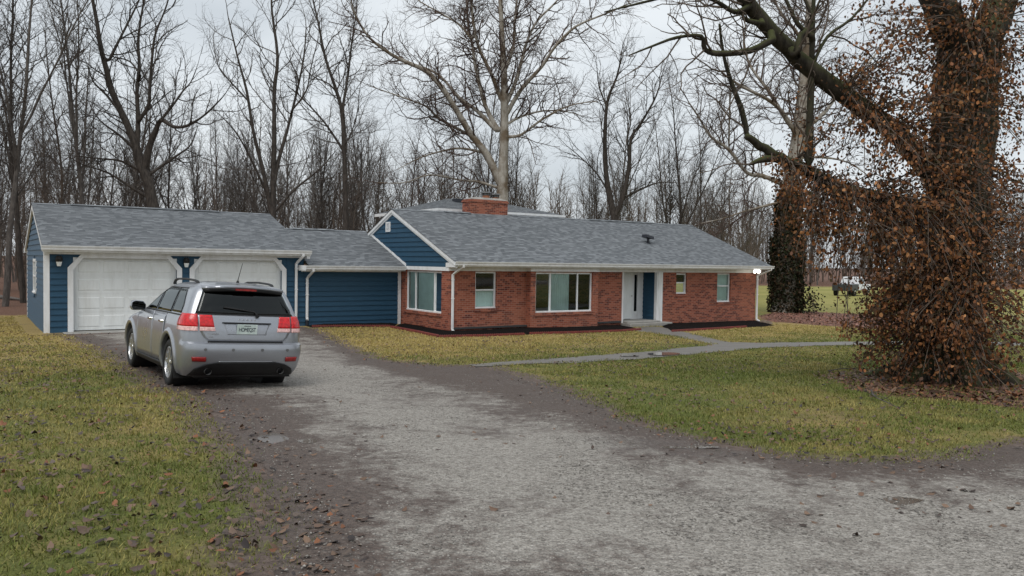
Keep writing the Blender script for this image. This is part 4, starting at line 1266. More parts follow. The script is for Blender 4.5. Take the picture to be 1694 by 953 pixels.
# tail: tailgate glass, spoiler, lamps, plate
gw_ = lambda z: C_.ip(z, [(1.17, .745), (1.26, .715), (1.53, .61)])
tg = rear_patch('tailgate', 'car_paint', car, .775, 1.165, lambda z: -C_.ip(z, [(.775, .56), (.84, .64), (.96, .70), (1.165, .74)]), lambda z: C_.ip(z, [(.775, .56), (.84, .64), (.96, .70), (1.165, .74)]), .006, 30, 12, .006)
rg = rear_patch('rear_window', 'car_glass', car, 1.185, 1.53, lambda z: -gw_(z), gw_, .007, 26, 10)
rear_patch('seal', 'plastic_black', rg, 1.170, 1.186, lambda z: -.745, lambda z: .745, .008, 26, 1)
rear_patch('bumper_gap', 'plastic_black', car, .755, .772, lambda z: -.57, lambda z: .57, .002, 24, 1)
g = MB()
for j in range(12):
    x0, x1 = -.62 + 1.24 * j / 12, -.62 + 1.24 * (j + 1) / 12
    def sp(x):
        k = (x / .62) ** 2; return -.80 + .075 * k * k, 1.615 - .035 * k
    (ya, za), (yb, zb) = sp(x0), sp(x1)
    g.hexa([(x0, ya, za - .035), (x1, yb, zb - .035), (x1, -.40, zb - .03), (x0, -.40, za - .03), (x0, ya + .02, za + .004), (x1, yb + .02, zb + .004), (x1, -.30, zb + .035), (x0, -.30, za + .035)])
sp_ = g.build('spoiler', 'car_paint', car, True)
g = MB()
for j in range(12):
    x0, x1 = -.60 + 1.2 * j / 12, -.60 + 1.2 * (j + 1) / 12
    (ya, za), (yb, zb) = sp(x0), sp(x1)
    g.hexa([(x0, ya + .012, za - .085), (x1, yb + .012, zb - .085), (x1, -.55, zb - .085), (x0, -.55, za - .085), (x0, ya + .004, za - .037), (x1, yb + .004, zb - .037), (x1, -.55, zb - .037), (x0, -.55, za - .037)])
g.build('spoiler_black_strip', 'plastic_black', sp_, True)  # black plastic strip below the spoiler lip
g = MB(); g.box(-.16, .16, -.81, -.76, 1.545, 1.573); g.build('brake_light', 'reflector_red', sp_)
def ulamp(name, mat, s, x_in, y_out, z0, z1, d, slant=0):
    """lamp wrapping from the tail round the corner: from |x|=x_in on the tail to y_out on the flank"""
    rows = []
    for i in range(9):
        z = z0 + (z1 - z0) * i / 8; yr_, w, yf, cr = C_.par(z); P = []
        xi = x_in + slant * (z - z0)
        t0 = math.asin(min(1, (xi / w)) ** (C_.N / 2))
        c1 = 1 - (y_out(z) - yr_) / cr if callable(y_out) else 1 - (y_out - yr_) / cr
        t1 = math.acos(max(0, min(1, c1)) ** (C_.N / 2))
        for j in range(15):
            t = t0 + (t1 - t0) * j / 14
            x = w * math.sin(t) ** (2 / C_.N); y = yr_ + cr * (1 - math.cos(t) ** (2 / C_.N))
            nx_, ny_ = math.sin(t) ** 1.2, -math.cos(t) ** 1.2; ln = math.hypot(nx_, ny_)
            P.append((s * (x + d * nx_ / ln), y + d * ny_ / ln, z))
        rows.append(P)
    return grid_obj(name, rows, mat, car, True, .012)
for s in (-1, 1):
    yo = lambda z: C_.ip(z, [(.955, -.50), (1.15, -.60)])
    # two lamps: one on the tailgate, one on the body
    xs = lambda a: a
    def tailin(name, mat, z0, z1, x0, x1, d):
        rear_patch(name, mat, car, z0, z1, lambda z: s * (x0 + .16 * (z - .92)), lambda z: s * x1, d, 10, 6, .012)
    tailin('taillight', 'tail_red', .985, 1.160, .475, .690, .014); tailin('reversing_light', 'tail_white', .925, .984, .468, .690, .013)
    ulamp('taillight', 'tail_red', s, .708, yo, .985, 1.172, .014); ulamp('reversing_light', 'tail_white', s, .708, yo, .922, .984, .013)
    rear_patch('reflector', 'reflector_red', car, .475, .545, lambda z: s * .60, lambda z: s * (.80 - .2 * (.545 - z)), .010, 8, 3)
    g = MB(); ex_ = s * .55
    g.cyl((ex_, -.80, .335), (ex_, -1.00, .325), .045, .050, 18, caps=False); g.cyl((ex_, -.70, .34), (ex_, -.84, .333), .038, .040, 18); g.build('exhaust_tip', 'flue_metal', car)
    # mud flaps at the back wheels
    g = MB(); g.box(*sorted((s * .66, s * .90)), -.46, -.44, .17, .40); g.build('mud_flap', 'rubber', car)
va = lambda z: C_.ip(z, [(.25, .80), (.36, .74), (.43, .60), (.465, .42)])
rear_patch('valance', 'plastic_black', car, .25, .465, lambda z: -va(z), va, .012, 30, 10, .01)
rear_patch('bumper_crease', 'chrome', car, .470, .477, lambda z: -.42, lambda z: .42, .006, 20, 1, .002)
for x in (-.62, -.22, .22, .62):
    p = C_.rear(x, .655, .004); g = MB(); g.cyl(p, (p[0], p[1] - .006, p[2]), .022, n=12); g.build('parking_sensor', 'flue_metal', car)
# plate in its recess
pk = [(-.36, 1.045), (.36, 1.045), (.30, .875), (-.30, .875)]
g = MB()
for i in range(4):
    (xa, za), (xb, zb) = pk[i], pk[(i + 1) % 4]
    pa, pb = C_.rear(xa, za, .010), C_.rear(xb, zb, .010); qa, qb = C_.rear(xa * .93, .96 + (za - .96) * .86, .016), C_.rear(xb * .93, .96 + (zb - .96) * .86, .016)
    g.face([pa, pb, qb, qa])
g.build('plate_surround', 'car_paint', tg)
g = MB(); yh = C_.rear(0, 1.05, .012)[1]; g.box(-.37, .37, yh - .012, yh + .01, 1.046, 1.062); g.build('plate_hood', 'plastic_black', tg)
py_ = C_.rear(0, .95, .022)[1]
pe = empty('licence_plate', (0, py_, .957), parent=car)
pe.rotation_euler = (R(6), 0, 0)
g = MB(); g.box(-.155, .155, -.004, .004, -.078, .078); g.build('plate_base', 'plate', pe, bevel=.004)
def text_mesh(name, s_, size, loc, mat, parent, spacing=1.0, depth=.0015, rot=None):
    cu = bpy.data.curves.new(name, 'FONT'); cu.body = s_; cu.size = size; cu.align_x = 'CENTER'; cu.align_y = 'CENTER'; cu.extrude = depth; cu.space_character = spacing; cu.resolution_u = 3
    o = bpy.data.objects.new(name, cu); COL.objects.link(o)
    dg = bpy.context.evaluated_depsgraph_get(); me = bpy.data.meshes.new_from_object(o.evaluated_get(dg))
    bpy.data.objects.remove(o); bpy.data.curves.remove(cu); me.materials.clear()
    k = link(name, me, mat, parent); k.location = loc; k.rotation_euler = rot or (R(90), 0, 0)
    return k
tx = text_mesh('plate_number', 'HOMEQST', .088, (0, -.0055, -.004), 'plate_ink', pe, .92); tx.scale = (.66, 1, 1)
text_mesh('plate_state', 'INDIANA', .024, (0, -.0055, .056), 'plate_ink', pe)
text_mesh('badge_letters', 'D O D G E', .045, (0, C_.rear(0, 1.095, .012)[1], 1.095), 'chrome', tg, 1.3, .002, (R(90 + 20), 0, 0))
text_mesh('badge_letters', 'JOURNEY', .034, (-.50, C_.rear(-.50, .880, .012)[1], .880), 'chrome', tg, 1.2, .002, (R(93), 0, R(-8)))
text_mesh('badge_letters', 'AWD', .026, (-.53, C_.rear(-.53, .838, .012)[1], .838), 'chrome', tg, 1.1, .002, (R(93), 0, R(-10)))
# wiper and aerial
g = MB(); P = [Vector(C_.rear(x, z, .03)) for x, z in ((.16, 1.175), (.12, 1.225), (-.05, 1.25), (-.34, 1.285))]
g.path(P[:2] + P[2:], .012, .012); g.cyl(C_.rear(.16, 1.165, .0), C_.rear(.16, 1.165, .045), .028, n=14)
g.build('wiper', 'plastic_black', car)
g = MB(); g.cyl((.05, -.20, 1.66), (.05, -.20, 1.70), .025, .015, 10); g.cyl((.05, -.20, 1.70), (.085, -.28, 1.98), .006, .004, 8); g.build('aerial', 'plastic_black', car)
# dim cabin behind the tinted glass: headrests
for x in (-.33, 0, .33):
    g = MB(); g.box(x - .11, x + .11, -.15, -.06, 1.13, 1.34); g.build('headrest', 'plastic_black', car, bevel=.03)

# ------------------------------------------------------------------ trees
rnd = random.Random(5)
def tubes(polys, sides):
    """polys: list of (points, radii) -> verts, quads"""
    Vs, Fs = [], []; base = 0
    by = {}
    if sides > 6:
        polys = [(list(p) + [p[-1] + unit(p[-1] - p[-2]) * r_[-1] * .35, p[-1] + unit(p[-1] - p[-2]) * r_[-1] * .5], list(r_) + [r_[-1] * .6, r_[-1] * .02]) for p, r_ in polys]
    for p, r_ in polys: by.setdefault(len(p), []).append((p, r_))
    for n, lst in by.items():
        P = np.array([q[0] for q in lst], float); Rr = np.array([q[1] for q in lst], float)
        T = np.empty_like(P); T[:, 1:-1] = P[:, 2:] - P[:, :-2]; T[:, 0] = P[:, 1] - P[:, 0]; T[:, -1] = P[:, -1] - P[:, -2]
        T /= np.linalg.norm(T, axis=2, keepdims=True) + 1e-9
        ref = np.where(np.abs(T[..., 2:3]) < .9, np.array([0, 0, 1.]), np.array([1., 0, 0]))
        # one steady reference for each branch
        ref[:] = ref[:, :1]
        U = np.cross(T, ref); U /= np.linalg.norm(U, axis=2, keepdims=True) + 1e-9
        W = np.cross(T, U)
        a = np.arange(sides) * 2 * math.pi / sides
        ring = P[:, :, None] + Rr[:, :, None, None] * (U[:, :, None] * np.cos(a)[None, None, :, None] + W[:, :, None] * np.sin(a)[None, None, :, None])
        if sides > 6:
            jt = 1 + NR.normal(0, .045, (len(lst), 1, sides, 1)) + NR.normal(0, .03, (len(lst), n, sides, 1)) + NR.normal(0, .03, (len(lst), n, 1, 1))
            ring = P[:, :, None] + (ring - P[:, :, None]) * jt
        N = len(lst); Vs.append(ring.reshape(-1, 3))
        idx = np.arange(N * n * sides).reshape(N, n, sides) + base
        A = idx[:, :-1]; B = idx[:, 1:]
        q = np.stack([A, np.roll(A, -1, 2), np.roll(B, -1, 2), B], -1).reshape(-1, 4)
        Fs.append(q); base += N * n * sides
    return np.concatenate(Vs), np.concatenate(Fs)
def tube_mesh(name, polys):
    big = [p for p in polys if max(p[1]) > .05]; small = [p for p in polys if max(p[1]) <= .05]
    Vs, Fs = [], []; b = 0
    huge = [p for p in big if max(p[1]) > .3]; big = [p for p in big if max(p[1]) <= .3]
    for lst, sd in ((huge, 18), (big, 9), (small, 3)):
        if lst:
            v, f = tubes(lst, sd); Vs.append(v); Fs.append(f + b); b += len(v)
    return np_mesh(name, np.concatenate(Vs), np.concatenate(Fs))

def unit(v): return v / (np.linalg.norm(v) + 1e-9)
def rvec(): return np.array([rnd.gauss(0, 1), rnd.gauss(0, 1), rnd.gauss(0, 1)])
def stem(p, d, length, r0, r1, n, wig, up):
    P = [np.array(p)]; d = unit(np.array(d)); st = length / n
    for i in range(n):
        d = unit(d + rvec() * wig + np.array([0, 0, up]))
        P.append(P[-1] + d * st)
    return P, [r0 + (r1 - r0) * (i / n) ** .9 for i in range(n + 1)]
def sprout(polys, P, Rr, level, prm):
    """children along a stem, out from its own axis"""
    if level >= len(prm): return
    q = prm[level]
    n = len(P) - 1
    L = sum(np.linalg.norm(P[i + 1] - P[i]) for i in range(n))
    cnt = max(1, int(q['per_m'] * L * rnd.uniform(.8, 1.2)))
    for k in range(cnt):
        t = q['t0'] + (1 - q['t0']) * (k + rnd.random()) / cnt
        t = min(t, .985)
        i = min(n - 1, int(t * n)); fr = t * n - i
        p = P[i] * (1 - fr) + P[i + 1] * fr; r_ = Rr[i] * (1 - fr) + Rr[i + 1] * fr
        ax = unit(P[i + 1] - P[i])
        side = unit(np.cross(ax, rvec()))
        an = R(rnd.uniform(*q['ang']))
        d = ax * math.cos(an) + side * math.sin(an)
        ln = q['len'] * (1 - q.get('tap', .5) * t) * rnd.uniform(.6, 1.25)
        rr = min(r_ * .7, q['r'] * rnd.uniform(.7, 1.2))
        cp, cr = stem(p, d, ln, rr, max(q.get('tip', .003), rr * .4), q['n'], q['wig'], q['up'])
        polys.append((cp, cr))
        sprout(polys, cp, cr, level + 1, prm)
def make_tree(name, trunk_polys, crown_polys, loc, mt, mc, label, group=None, cat='tree', extra=()):
    loc = np.array(loc, float)
    o = empty(name, tuple(loc)); tag(o, label, cat, group)
    sh = lambda ps: [([p - loc for p in P], r_) for P, r_ in ps]
    link('trunk', tube_mesh('trunk', sh(trunk_polys)), mt, o, True)
    link('crown', tube_mesh('crown', sh(crown_polys)), mc, o, True)
    return o
def densify(pts, k=3):
    """Catmull-Rom through points"""
    P = [np.array(p, float) for p in pts]; out = []
    for i in range(len(P) - 1):
        a = P[max(0, i - 1)]; b = P[i]; c = P[i + 1]; d = P[min(len(P) - 1, i + 2)]
        for j in range(k):
            t = j / k
            out.append(.5 * ((2 * b) + (-a + c) * t + (2 * a - 5 * b + 4 * c - d) * t * t + (-a + 3 * b - 3 * c + d) * t ** 3))
    out.append(P[-1]); return out
def limb(pix, Y, r0, r1, dy=0.0, k=3, wob=.0):
    """a limb followed from the photo: pixels at depth Y, running dy metres nearer (-) or farther (+) by its tip"""
    n = len(pix)
    pts = [at(px, py, Y + dy * (i / max(1, n - 1)) ** 1.3) for i, (px, py) in enumerate(pix)]
    P = densify(pts, k)
    if wob: P = [P[0]] + [p + rvec() * wob for p in P[1:]]
    m_ = len(P) - 1
    return P, [r0 + (r1 - r0) * (i / m_) ** .8 for i in range(m_ + 1)]
def ground_at(px, Y):
    d = ray(px, 450); x = d[0] / d[1] * Y
    return np.array([x, Y, float(tz(np.array([x]), np.array([Y]))[0]) - .15])
def limb_tree(name, Y, base_px, limbs, prm, mt, mc, label, group=None, flare=1.5):
    """limbs[0] is the trunk, carried down to the ground"""
    g = ground_at(base_px, Y)
    polys = []; crown = []
    for i, (pix, r0, r1, dy) in enumerate(limbs):
        P, Rr = limb(pix, Y, r0, r1, dy)
        if i == 0:
            m_ = (P[0] + g) / 2 + np.array([.03, 0, 0]); ext = densify([g, g * .65 + P[0] * .35, m_, P[0]], 2)[:-1]
            Rr = [r0 * (flare - (flare - 1) * (j / len(ext)) ** .5) for j in range(len(ext))] + Rr; P = ext + P
        if i:
            t0 = polys[0][0]; near_ = [q for pp, _ in polys for q in pp if q[2] < P[0][2] + .2]
            q = min(near_, key=lambda q: np.linalg.norm(q - P[0]))
            if .12 < np.linalg.norm(q - P[0]) < 2.5: P = [q] + P; Rr = [Rr[0] * 1.15] + Rr
        polys.append((P, Rr))
        if i == 0:
            k0 = next(j for j, p in enumerate(P) if p[2] > g[2] + .45 * (P[-1][2] - g[2]))
            sprout(crown, P[k0:], Rr[k0:], 0, prm)
        else: sprout(crown, P, Rr, 0, prm)
        # keep growing past the last point that the photo shows
        tip, tr = stem(P[-1], P[-1] - P[-2], 2.2, r1, .004, 6, .12, .04)
        crown.append((tip, tr)); sprout(crown, tip, tr, 1, prm)
    return make_tree(name, polys, crown, g, mt, mc, label, group)

PR_SYC = [dict(per_m=3.1, t0=.15, ang=(30, 75), len=3.2, r=.046, n=7, wig=.20, up=.06, tap=.45),
          dict(per_m=2.6, t0=.2, ang=(30, 75), len=1.4, r=.024, n=4, wig=.24, up=.03, tap=.4),
          dict(per_m=4.2, t0=.15, ang=(25, 70), len=.8, r=.0165, n=3, wig=.2, up=.03, tap=.3)]
PR_OAK = [dict(per_m=2.0, t0=.15, ang=(25, 65), len=2.9, r=.040, n=7, wig=.16, up=.10, tap=.45),
          dict(per_m=2.4, t0=.2, ang=(25, 60), len=1.35, r=.020, n=4, wig=.19, up=.05, tap=.4),
          dict(per_m=4.0, t0=.15, ang=(25, 65), len=.75, r=.0145, n=3, wig=.18, up=.04, tap=.3)]
z1 = lambda L_, ox, oy, s: [(ox + x / s, oy + y / s) for x, y in L_]
zA = lambda L_: z1(L_, 0, 0, 2.646)
zB = lambda L_: z1(L_, 500, 0, 2.647)
zC = lambda L_: z1(L_, 1000, 0, 2.382)
# pale sycamore behind the house
limb_tree('sycamore_tree', 47, 829, [
    (zB([(875, 850), (880, 700), (885, 560), (885, 400), (880, 250), (872, 100), (865, -60), (860, -240)]), .34, .08, 0),
    (zB([(862, 790), (810, 680), (740, 590), (680, 490), (610, 380), (540, 310), (440, 265), (370, 225), (290, 160), (230, 60), (205, -40)]), .24, .035, -3),
    (zB([(850, 570), (760, 480), (690, 430), (600, 330), (500, 285), (420, 280)]), .15, .03, 2),
    (zB([(850, 560), (800, 460), (760, 300), (745, 200), (725, 100), (715, -60)]), .17, .05, 2.5),
    (zB([(868, 430), (830, 330), (770, 200), (745, 60), (735, -80)]), .14, .05, -2),
    (zB([(740, 170), (690, 110), (610, 60), (520, 10), (470, -30)]), .09, .02, 1),
    (zB([(895, 450), (930, 370), (960, 270), (985, 180), (1030, 90), (1110, 10), (1150, -60)]), .15, .04, 2),
    (zB([(900, 490), (960, 390), (1050, 290), (1110, 200), (1200, 115), (1330, 60), (1420, 20)]), .14, .03, -3),
    (zB([(900, 600), (960, 590), (1040, 530), (1120, 485), (1200, 455), (1290, 445)]), .10, .025, -2),
    (zB([(895, 545), (960, 510), (1060, 485), (1160, 490), (1230, 510)]), .09, .02, 2),
    (zB([(800, 670), (700, 650), (620, 660), (520, 690), (420, 740)]), .09, .02, -2.5),
    (zB([(850, 820), (770, 795), (700, 790), (560, 765), (450, 800), (330, 800)]), .09, .02, -3),
    (zB([(730, 590), (600, 520), (540, 465), (420, 420), (290, 375)]), .10, .02, -1.5),
    (zB([(890, 300), (925, 200), (930, 100), (945, -40)]), .13, .05, 1.5),
], PR_SYC, 'bark_sycamore', 'twig_red', 'huge pale-limbed sycamore spreading behind the chimney')
# broken dark tree behind the garage
limb_tree('hardwood_tree', 41, 256, [
    (zA([(670, 900), (650, 800), (625, 740), (605, 680), (590, 620), (550, 530), (490, 400), (465, 300), (440, 200), (425, 100), (400, -30), (385, -120)]), .30, .06, 0),
    (zA([(600, 640), (605, 530), (600, 400), (610, 290), (605, 180), (620, 60), (645, -60)]), .14, .04, 1.5),
    (zA([(632, 745), (655, 640), (680, 580), (705, 525), (760, 555), (820, 550), (900, 500), (970, 430)]), .19, .03, -1.5),
    (zA([(705, 525), (750, 470), (800, 400), (835, 360), (860, 300)]), .08, .02, 1),
    (zA([(607, 530), (650, 460), (655, 380), (665, 260), (680, 150), (720, 50), (745, -30)]), .11, .03, -1),
    (zA([(610, 745), (530, 705), (440, 695), (350, 685)]), .09, .02, -2),
    (zA([(640, 860), (560, 810), (480, 760), (410, 735)]), .10, .03, -1),
    (zA([(590, 650), (520, 590), (440, 530), (400, 470)]), .09, .02, 1),
    (zA([(660, 760), (760, 690), (830, 640), (855, 580)]), .09, .02, 2),
    (zA([(480, 260), (520, 180), (560, 100), (600, 20), (630, -50)]), .08, .03, 1),
    (zA([(560, 540), (470, 420), (410, 360), (380, 280)]), .08, .02, -1),
    (zA([(615, 330), (570, 270), (500, 250), (460, 240)]), .06, .02, 1.5),
], PR_OAK, 'bark_dark', 'bark_dark', 'dark forked tree with a broken limb behind the garage roof')
limb_tree('hardwood_tree', 44, 452, [
    (zA([(1195, 945), (1195, 800), (1200, 600), (1200, 400), (1215, 250), (1190, 50), (1190, -40)]), .19, .04, 0),
    (zA([(1190, 930), (1175, 860), (1150, 740), (1110, 580), (1080, 400), (1040, 250), (1000, 80)]), .16, .03, -1.5),
    (zA([(1200, 800), (1220, 700), (1260, 560), (1300, 400), (1330, 250), (1340, 120)]), .13, .03, 1.5),
    (zA([(1175, 860), (1100, 700), (1040, 590), (980, 520)]), .08, .02, -2),
    (zA([(1200, 930), (1290, 830), (1400, 740), (1470, 660)]), .09, .02, 1),
    (zA([(1085, 440), (1020, 370), (960, 300), (935, 200)]), .06, .02, 1),
    (zA([(1280, 480), (1340, 400), (1360, 300), (1390, 180)]), .06, .02, -1),
], PR_OAK, 'bark_dark', 'bark_grey', 'tall multi-stemmed bare tree behind the right end of the garage')
limb_tree('hardwood_tree', 46, 573, [
    (zB([(190, 950), (185, 700), (175, 500), (150, 400), (100, 250), (70, 100), (40, -30)]), .17, .04, 0),
    (zB([(180, 660), (100, 540), (0, 430), (-60, 380)]), .08, .02, -1.5), (zB([(176, 480), (200, 330), (215, 200), (235, 60), (240, -40)]), .09, .02, 1),
    (zB([(165, 430), (120, 370), (40, 330), (-20, 260)]), .06, .02, 1), (zB([(185, 640), (215, 580), (240, 500), (250, 400)]), .05, .02, -1),
], PR_OAK, 'bark_dark', 'bark_grey', 'slim dark straight tree rising behind the low link roof')
limb_tree('hardwood_tree', 50, 1019, [
    (zB([(1365, 945), (1335, 800), (1325, 640), (1335, 450), (1380, 330), (1400, 220)]), .22, .03, 0),
    (zB([(1370, 940), (1400, 880), (1430, 740), (1440, 610), (1490, 530), (1550, 420), (1575, 330)]), .19, .03, -1),
    (zB([(1430, 700), (1425, 600), (1440, 520), (1420, 430)]), .07, .02, 1), (zB([(1335, 470), (1300, 380), (1290, 290)]), .06, .02, -1),
    (zB([(1340, 840), (1290, 760), (1220, 690), (1160, 640)]), .07, .02, 1), (zB([(1405, 870), (1480, 830), (1560, 800), (1640, 800)]), .09, .02, -1.5),
], PR_OAK, 'bark_dark', 'bark_dark', 'dark twin-trunked tree just behind the main roof ridge')

# ---- leaf makers
def leaf_mesh(name, C0, size, cols, droop, seed, fold=.35, cast=None):
    """many folded leaves: C0 centres (n,3)"""
    g = np.random.default_rng(seed); n = len(C0)
    L_ = size[0] + (size[1] - size[0]) * g.random(n); W_ = L_ * (.55 + .35 * g.random(n))
    # axis: drooping by so much
    az = g.random(n) * 2 * np.pi; el = np.clip(g.normal(droop, .55 if droop > .1 else .30, n), -1.5, 1.5)
    T = np.c_[np.cos(az) * np.cos(el), np.sin(az) * np.cos(el), -np.sin(el)]
    S = np.cross(T, g.normal(0, 1, (n, 3)) if droop > .1 else g.normal(0, .22, (n, 3)) + [0, 0, 1]); S /= np.linalg.norm(S, axis=1, keepdims=True) + 1e-9
    Nn = np.cross(T, S)
    f_ = (fold * (.4 + 1.2 * g.random(n)))[:, None]; cu = g.normal(.15, .2, n)[:, None]
    l = L_[:, None]; w = W_[:, None] * .5
    v = np.stack([C0, C0 + T * l * .30 + S * w * .8 + Nn * w * f_, C0 + T * l * .68 + S * w * .85 + Nn * (w * f_ + l * cu * .5), C0 + T * l + Nn * l * cu,
                  C0 + T * l * .68 - S * w * .85 + Nn * (w * f_ + l * cu * .5), C0 + T * l * .30 - S * w * .8 + Nn * w * f_, C0 + T * l * .5 + Nn * l * cu * .2], 1)
    b = np.arange(n)[:, None] * 7
    F = np.concatenate([b + np.array([[0, 1, 6]]), b + np.array([[1, 2, 6]]), b + np.array([[2, 3, 6]]), b + np.array([[3, 4, 6]]), b + np.array([[4, 5, 6]]), b + np.array([[5, 0, 6]])])
    cols = np.array(cols); k = g.integers(0, len(cols), n)
    c = cols[k] * (.7 + .6 * g.random((n, 1)))
    return np_mesh(name, v.reshape(-1, 3), F, np.repeat(c, 7, 0))

# ---- great tree at the right, hung with brown leaves
YT = MAIN_TREE[1]
def mk_main():
    Y = YT
    g = np.array([MAIN_TREE[0], Y, float(tz(np.array([MAIN_TREE[0]]), np.array([Y]))[0]) - .2])
    polys = []; crown = []
    def join(Pq):
        q = min((q for pp, _ in polys for q in pp), key=lambda q: np.linalg.norm(q - Pq[0]))
        return [q] + Pq if .03 < np.linalg.norm(q - Pq[0]) < 1.2 else Pq
    def add(pix, r0, r1, dy, prm=None, k=3, wob=.012):
        P, Rr = limb(pix, Y, r0, r1, dy, k, wob); polys.append((P, Rr))
        if prm: sprout(crown, P, Rr, 0, prm)
        return P, Rr
    P, Rr = limb([(1570, 560), (1578, 450), (1586, 330), (1594, 220), (1600, 130), (1606, 60)], Y, .52, .50, .0, 4, .015)
    ext = [g, g * .7 + P[0] * .3, g * .35 + P[0] * .65]
    polys.append((ext + P, [.95, .74, .60] + Rr)); trunk = ext + P
    # roots spread at the foot
    for t, ln in ((.3, 1.3), (1.5, 1.0), (2.7, 1.4), (3.6, 1.2), (4.6, 1.1), (5.6, 1.3)):
        d = np.array([math.cos(t), math.sin(t), 0])
        polys.append(([g + d * .35 + [0, 0, .75], g + d * .7 + [0, 0, .38], g + d * ln + [0, 0, .12]], [.30, .22, .08]))
    PRB = [dict(per_m=2.6, t0=.12, ang=(30, 80), len=1.7, r=.022, n=6, wig=.24, up=.05, tap=.4), dict(per_m=3.6, t0=.12, ang=(30, 75), len=.75, r=.011, n=4, wig=.26, up=.03, tap=.4), dict(per_m=3.2, t0=.2, ang=(30, 70), len=.32, r=.0065, n=3, wig=.22, up=.02, tap=.3)]
    add([(1600, 110), (1570, 50), (1540, -20), (1510, -120), (1490, -240)], .36, .18, -.6, PRB)
    add([(1606, 100), (1640, 40), (1664, -30), (1690, -130), (1705, -260)], .36, .18, .6, PRB)
    A = add([(1560, 320), (1528, 272), (1480, 218), (1420, 172), (1340, 112), (1290, 66), (1245, 15), (1222, -20), (1195, -80), (1160, -150)], .20, .10, -1.6, None)
    sprout(crown, A[0][6:], A[1][6:], 0, PRB); sprout(crown, A[0][10:], A[1][10:], 0, PRB)
    lA = A[0]
    for pix, r0, dy in (([(1278, 66), (1240, 84), (1190, 89), (1166, 82), (1160, 60), (1120, 62), (1080, 76), (1040, 92)], .065, -.6), ([(1318, 92), (1325, 60), (1345, 40), (1332, 0), (1300, -60)], .07, .3),
                        ([(1240, 10), (1215, 20), (1180, 0), (1130, -10), (1060, 5), (1000, 20)], .05, -.5), ([(1262, 40), (1230, 30), (1232, 5), (1225, -40)], .05, .2)):
        n = len(pix); Y2 = Y - 1.1
        Pq = densify([at(px, py, Y2 + dy * i / n) for i, (px, py) in enumerate(pix)], 3); Rq = [r0 + (.012 - r0) * i / (len(Pq) - 1) for i in range(len(Pq))]
        Pq = join(Pq); Rq = [Rq[0] * 1.1] * (len(Pq) - len(Rq)) + Rq
        polys.append((Pq, Rq)); sprout(crown, Pq, Rq, 0, PRB)
    B = add([(1560, 365), (1500, 342), (1430, 326), (1380, 310), (1330, 280), (1290, 262), (1255, 240), (1234, 224)], .22, .055, -.9, None)
    for pix, r0, dy in (([(1237, 228), (1226, 180), (1211, 140), (1197, 92), (1190, 40)], .055, -.2), ([(1338, 286), (1340, 200), (1343, 100), (1346, 0), (1350, -120)], .085, .2), ([(1290, 262), (1262, 264), (1240, 272)], .09, -.2),
                        ([(1343, 60), (1320, 40), (1300, 0), (1270, -50)], .05, .2), ([(1344, 110), (1370, 60), (1410, 30), (1450, -20)], .04, .3)):
        n = len(pix); Y2 = Y - .65
        Pq = densify([at(px, py, Y2 + dy * i / n) for i, (px, py) in enumerate(pix)], 3); Rq = [r0 + (.02 - r0) * i / (len(Pq) - 1) for i in range(len(Pq))]
        Pq = join(Pq); Rq = [Rq[0] * 1.1] * (len(Pq) - len(Rq)) + Rq
        polys.append((Pq, Rq)); sprout(crown, Pq, Rq, 0, PRB)
    # climbing vine stems and leafy shoots
    g2 = np.random.default_rng(3); C = []
    clusters = [  # px, py, depth off the trunk, radius px, leaves
        (1560, 560, -.8, 85, 1500), (1500, 545, -.5, 70, 1100), (1470, 580, -.4, 40, 350), (1610, 520, -.7, 75, 1000), (1545, 480, -.8, 80, 1300), (1490, 490, -.7, 55, 850), (1468, 508, -.7, 30, 380), (1402, 520, -.6, 16, 110), (1450, 545, -.5, 30, 220),
        (1600, 440, -.7, 80, 1200), (1530, 400, -.8, 75, 1300), (1478, 412, -.8, 50, 820), (1405, 380, -.9, 42, 560), (1350, 370, -.9, 48, 520), (1322, 405, -.7, 30, 60), (1312, 350, -.7, 26, 110), (1365, 415, -.7, 28, 80), (1466, 442, -.7, 32, 260), (1650, 400, -.2, 70, 800), (1670, 520, .1, 45, 260),
        (1590, 330, -.7, 75, 1000), (1500, 330, -.8, 65, 900), (1430, 345, -.9, 60, 700), (1370, 330, -.8, 55, 800), (1318, 308, -.8, 38, 420), (1290, 280, -.7, 22, 110), (1655, 300, .0, 65, 620),
        (1560, 250, -.6, 60, 620), (1490, 250, -1.0, 55, 460), (1430, 240, -1.0, 60, 330), (1370, 240, -.9, 45, 170), (1620, 220, -.5, 60, 560), (1680, 200, .3, 45, 260),
        (1500, 160, -.9, 60, 560), (1460, 110, -.8, 55, 460), (1510, 70, -.6, 50, 400), (1470, 30, -.6, 45, 260), (1430, 200, -.8, 50, 330), (1590, 130, -.6, 60, 420), (1650, 100, -.2, 55, 330), (1600, 30, -.5, 60, 330), (1670, 20, .1, 45, 200), (1340, 215, -.9, 25, 50), (1330, 160, -.8, 14, 16),
        (1560, 190, -.7, 50, 420), (1640, 160, -.4, 55, 420), (1560, 110, -.6, 45, 320), (1625, 60, -.5, 50, 360), (1560, 10, -.6, 40, 240), (1690, 120, .2, 45, 260), (1690, 330, .3, 50, 300), (1400, 130, -.8, 26, 60), (1440, 170, -.8, 34, 130), (1590, 600, -.6, 60, 500), (1520, 600, -.5, 45, 380), (1640, 585, -.3, 40, 260)]
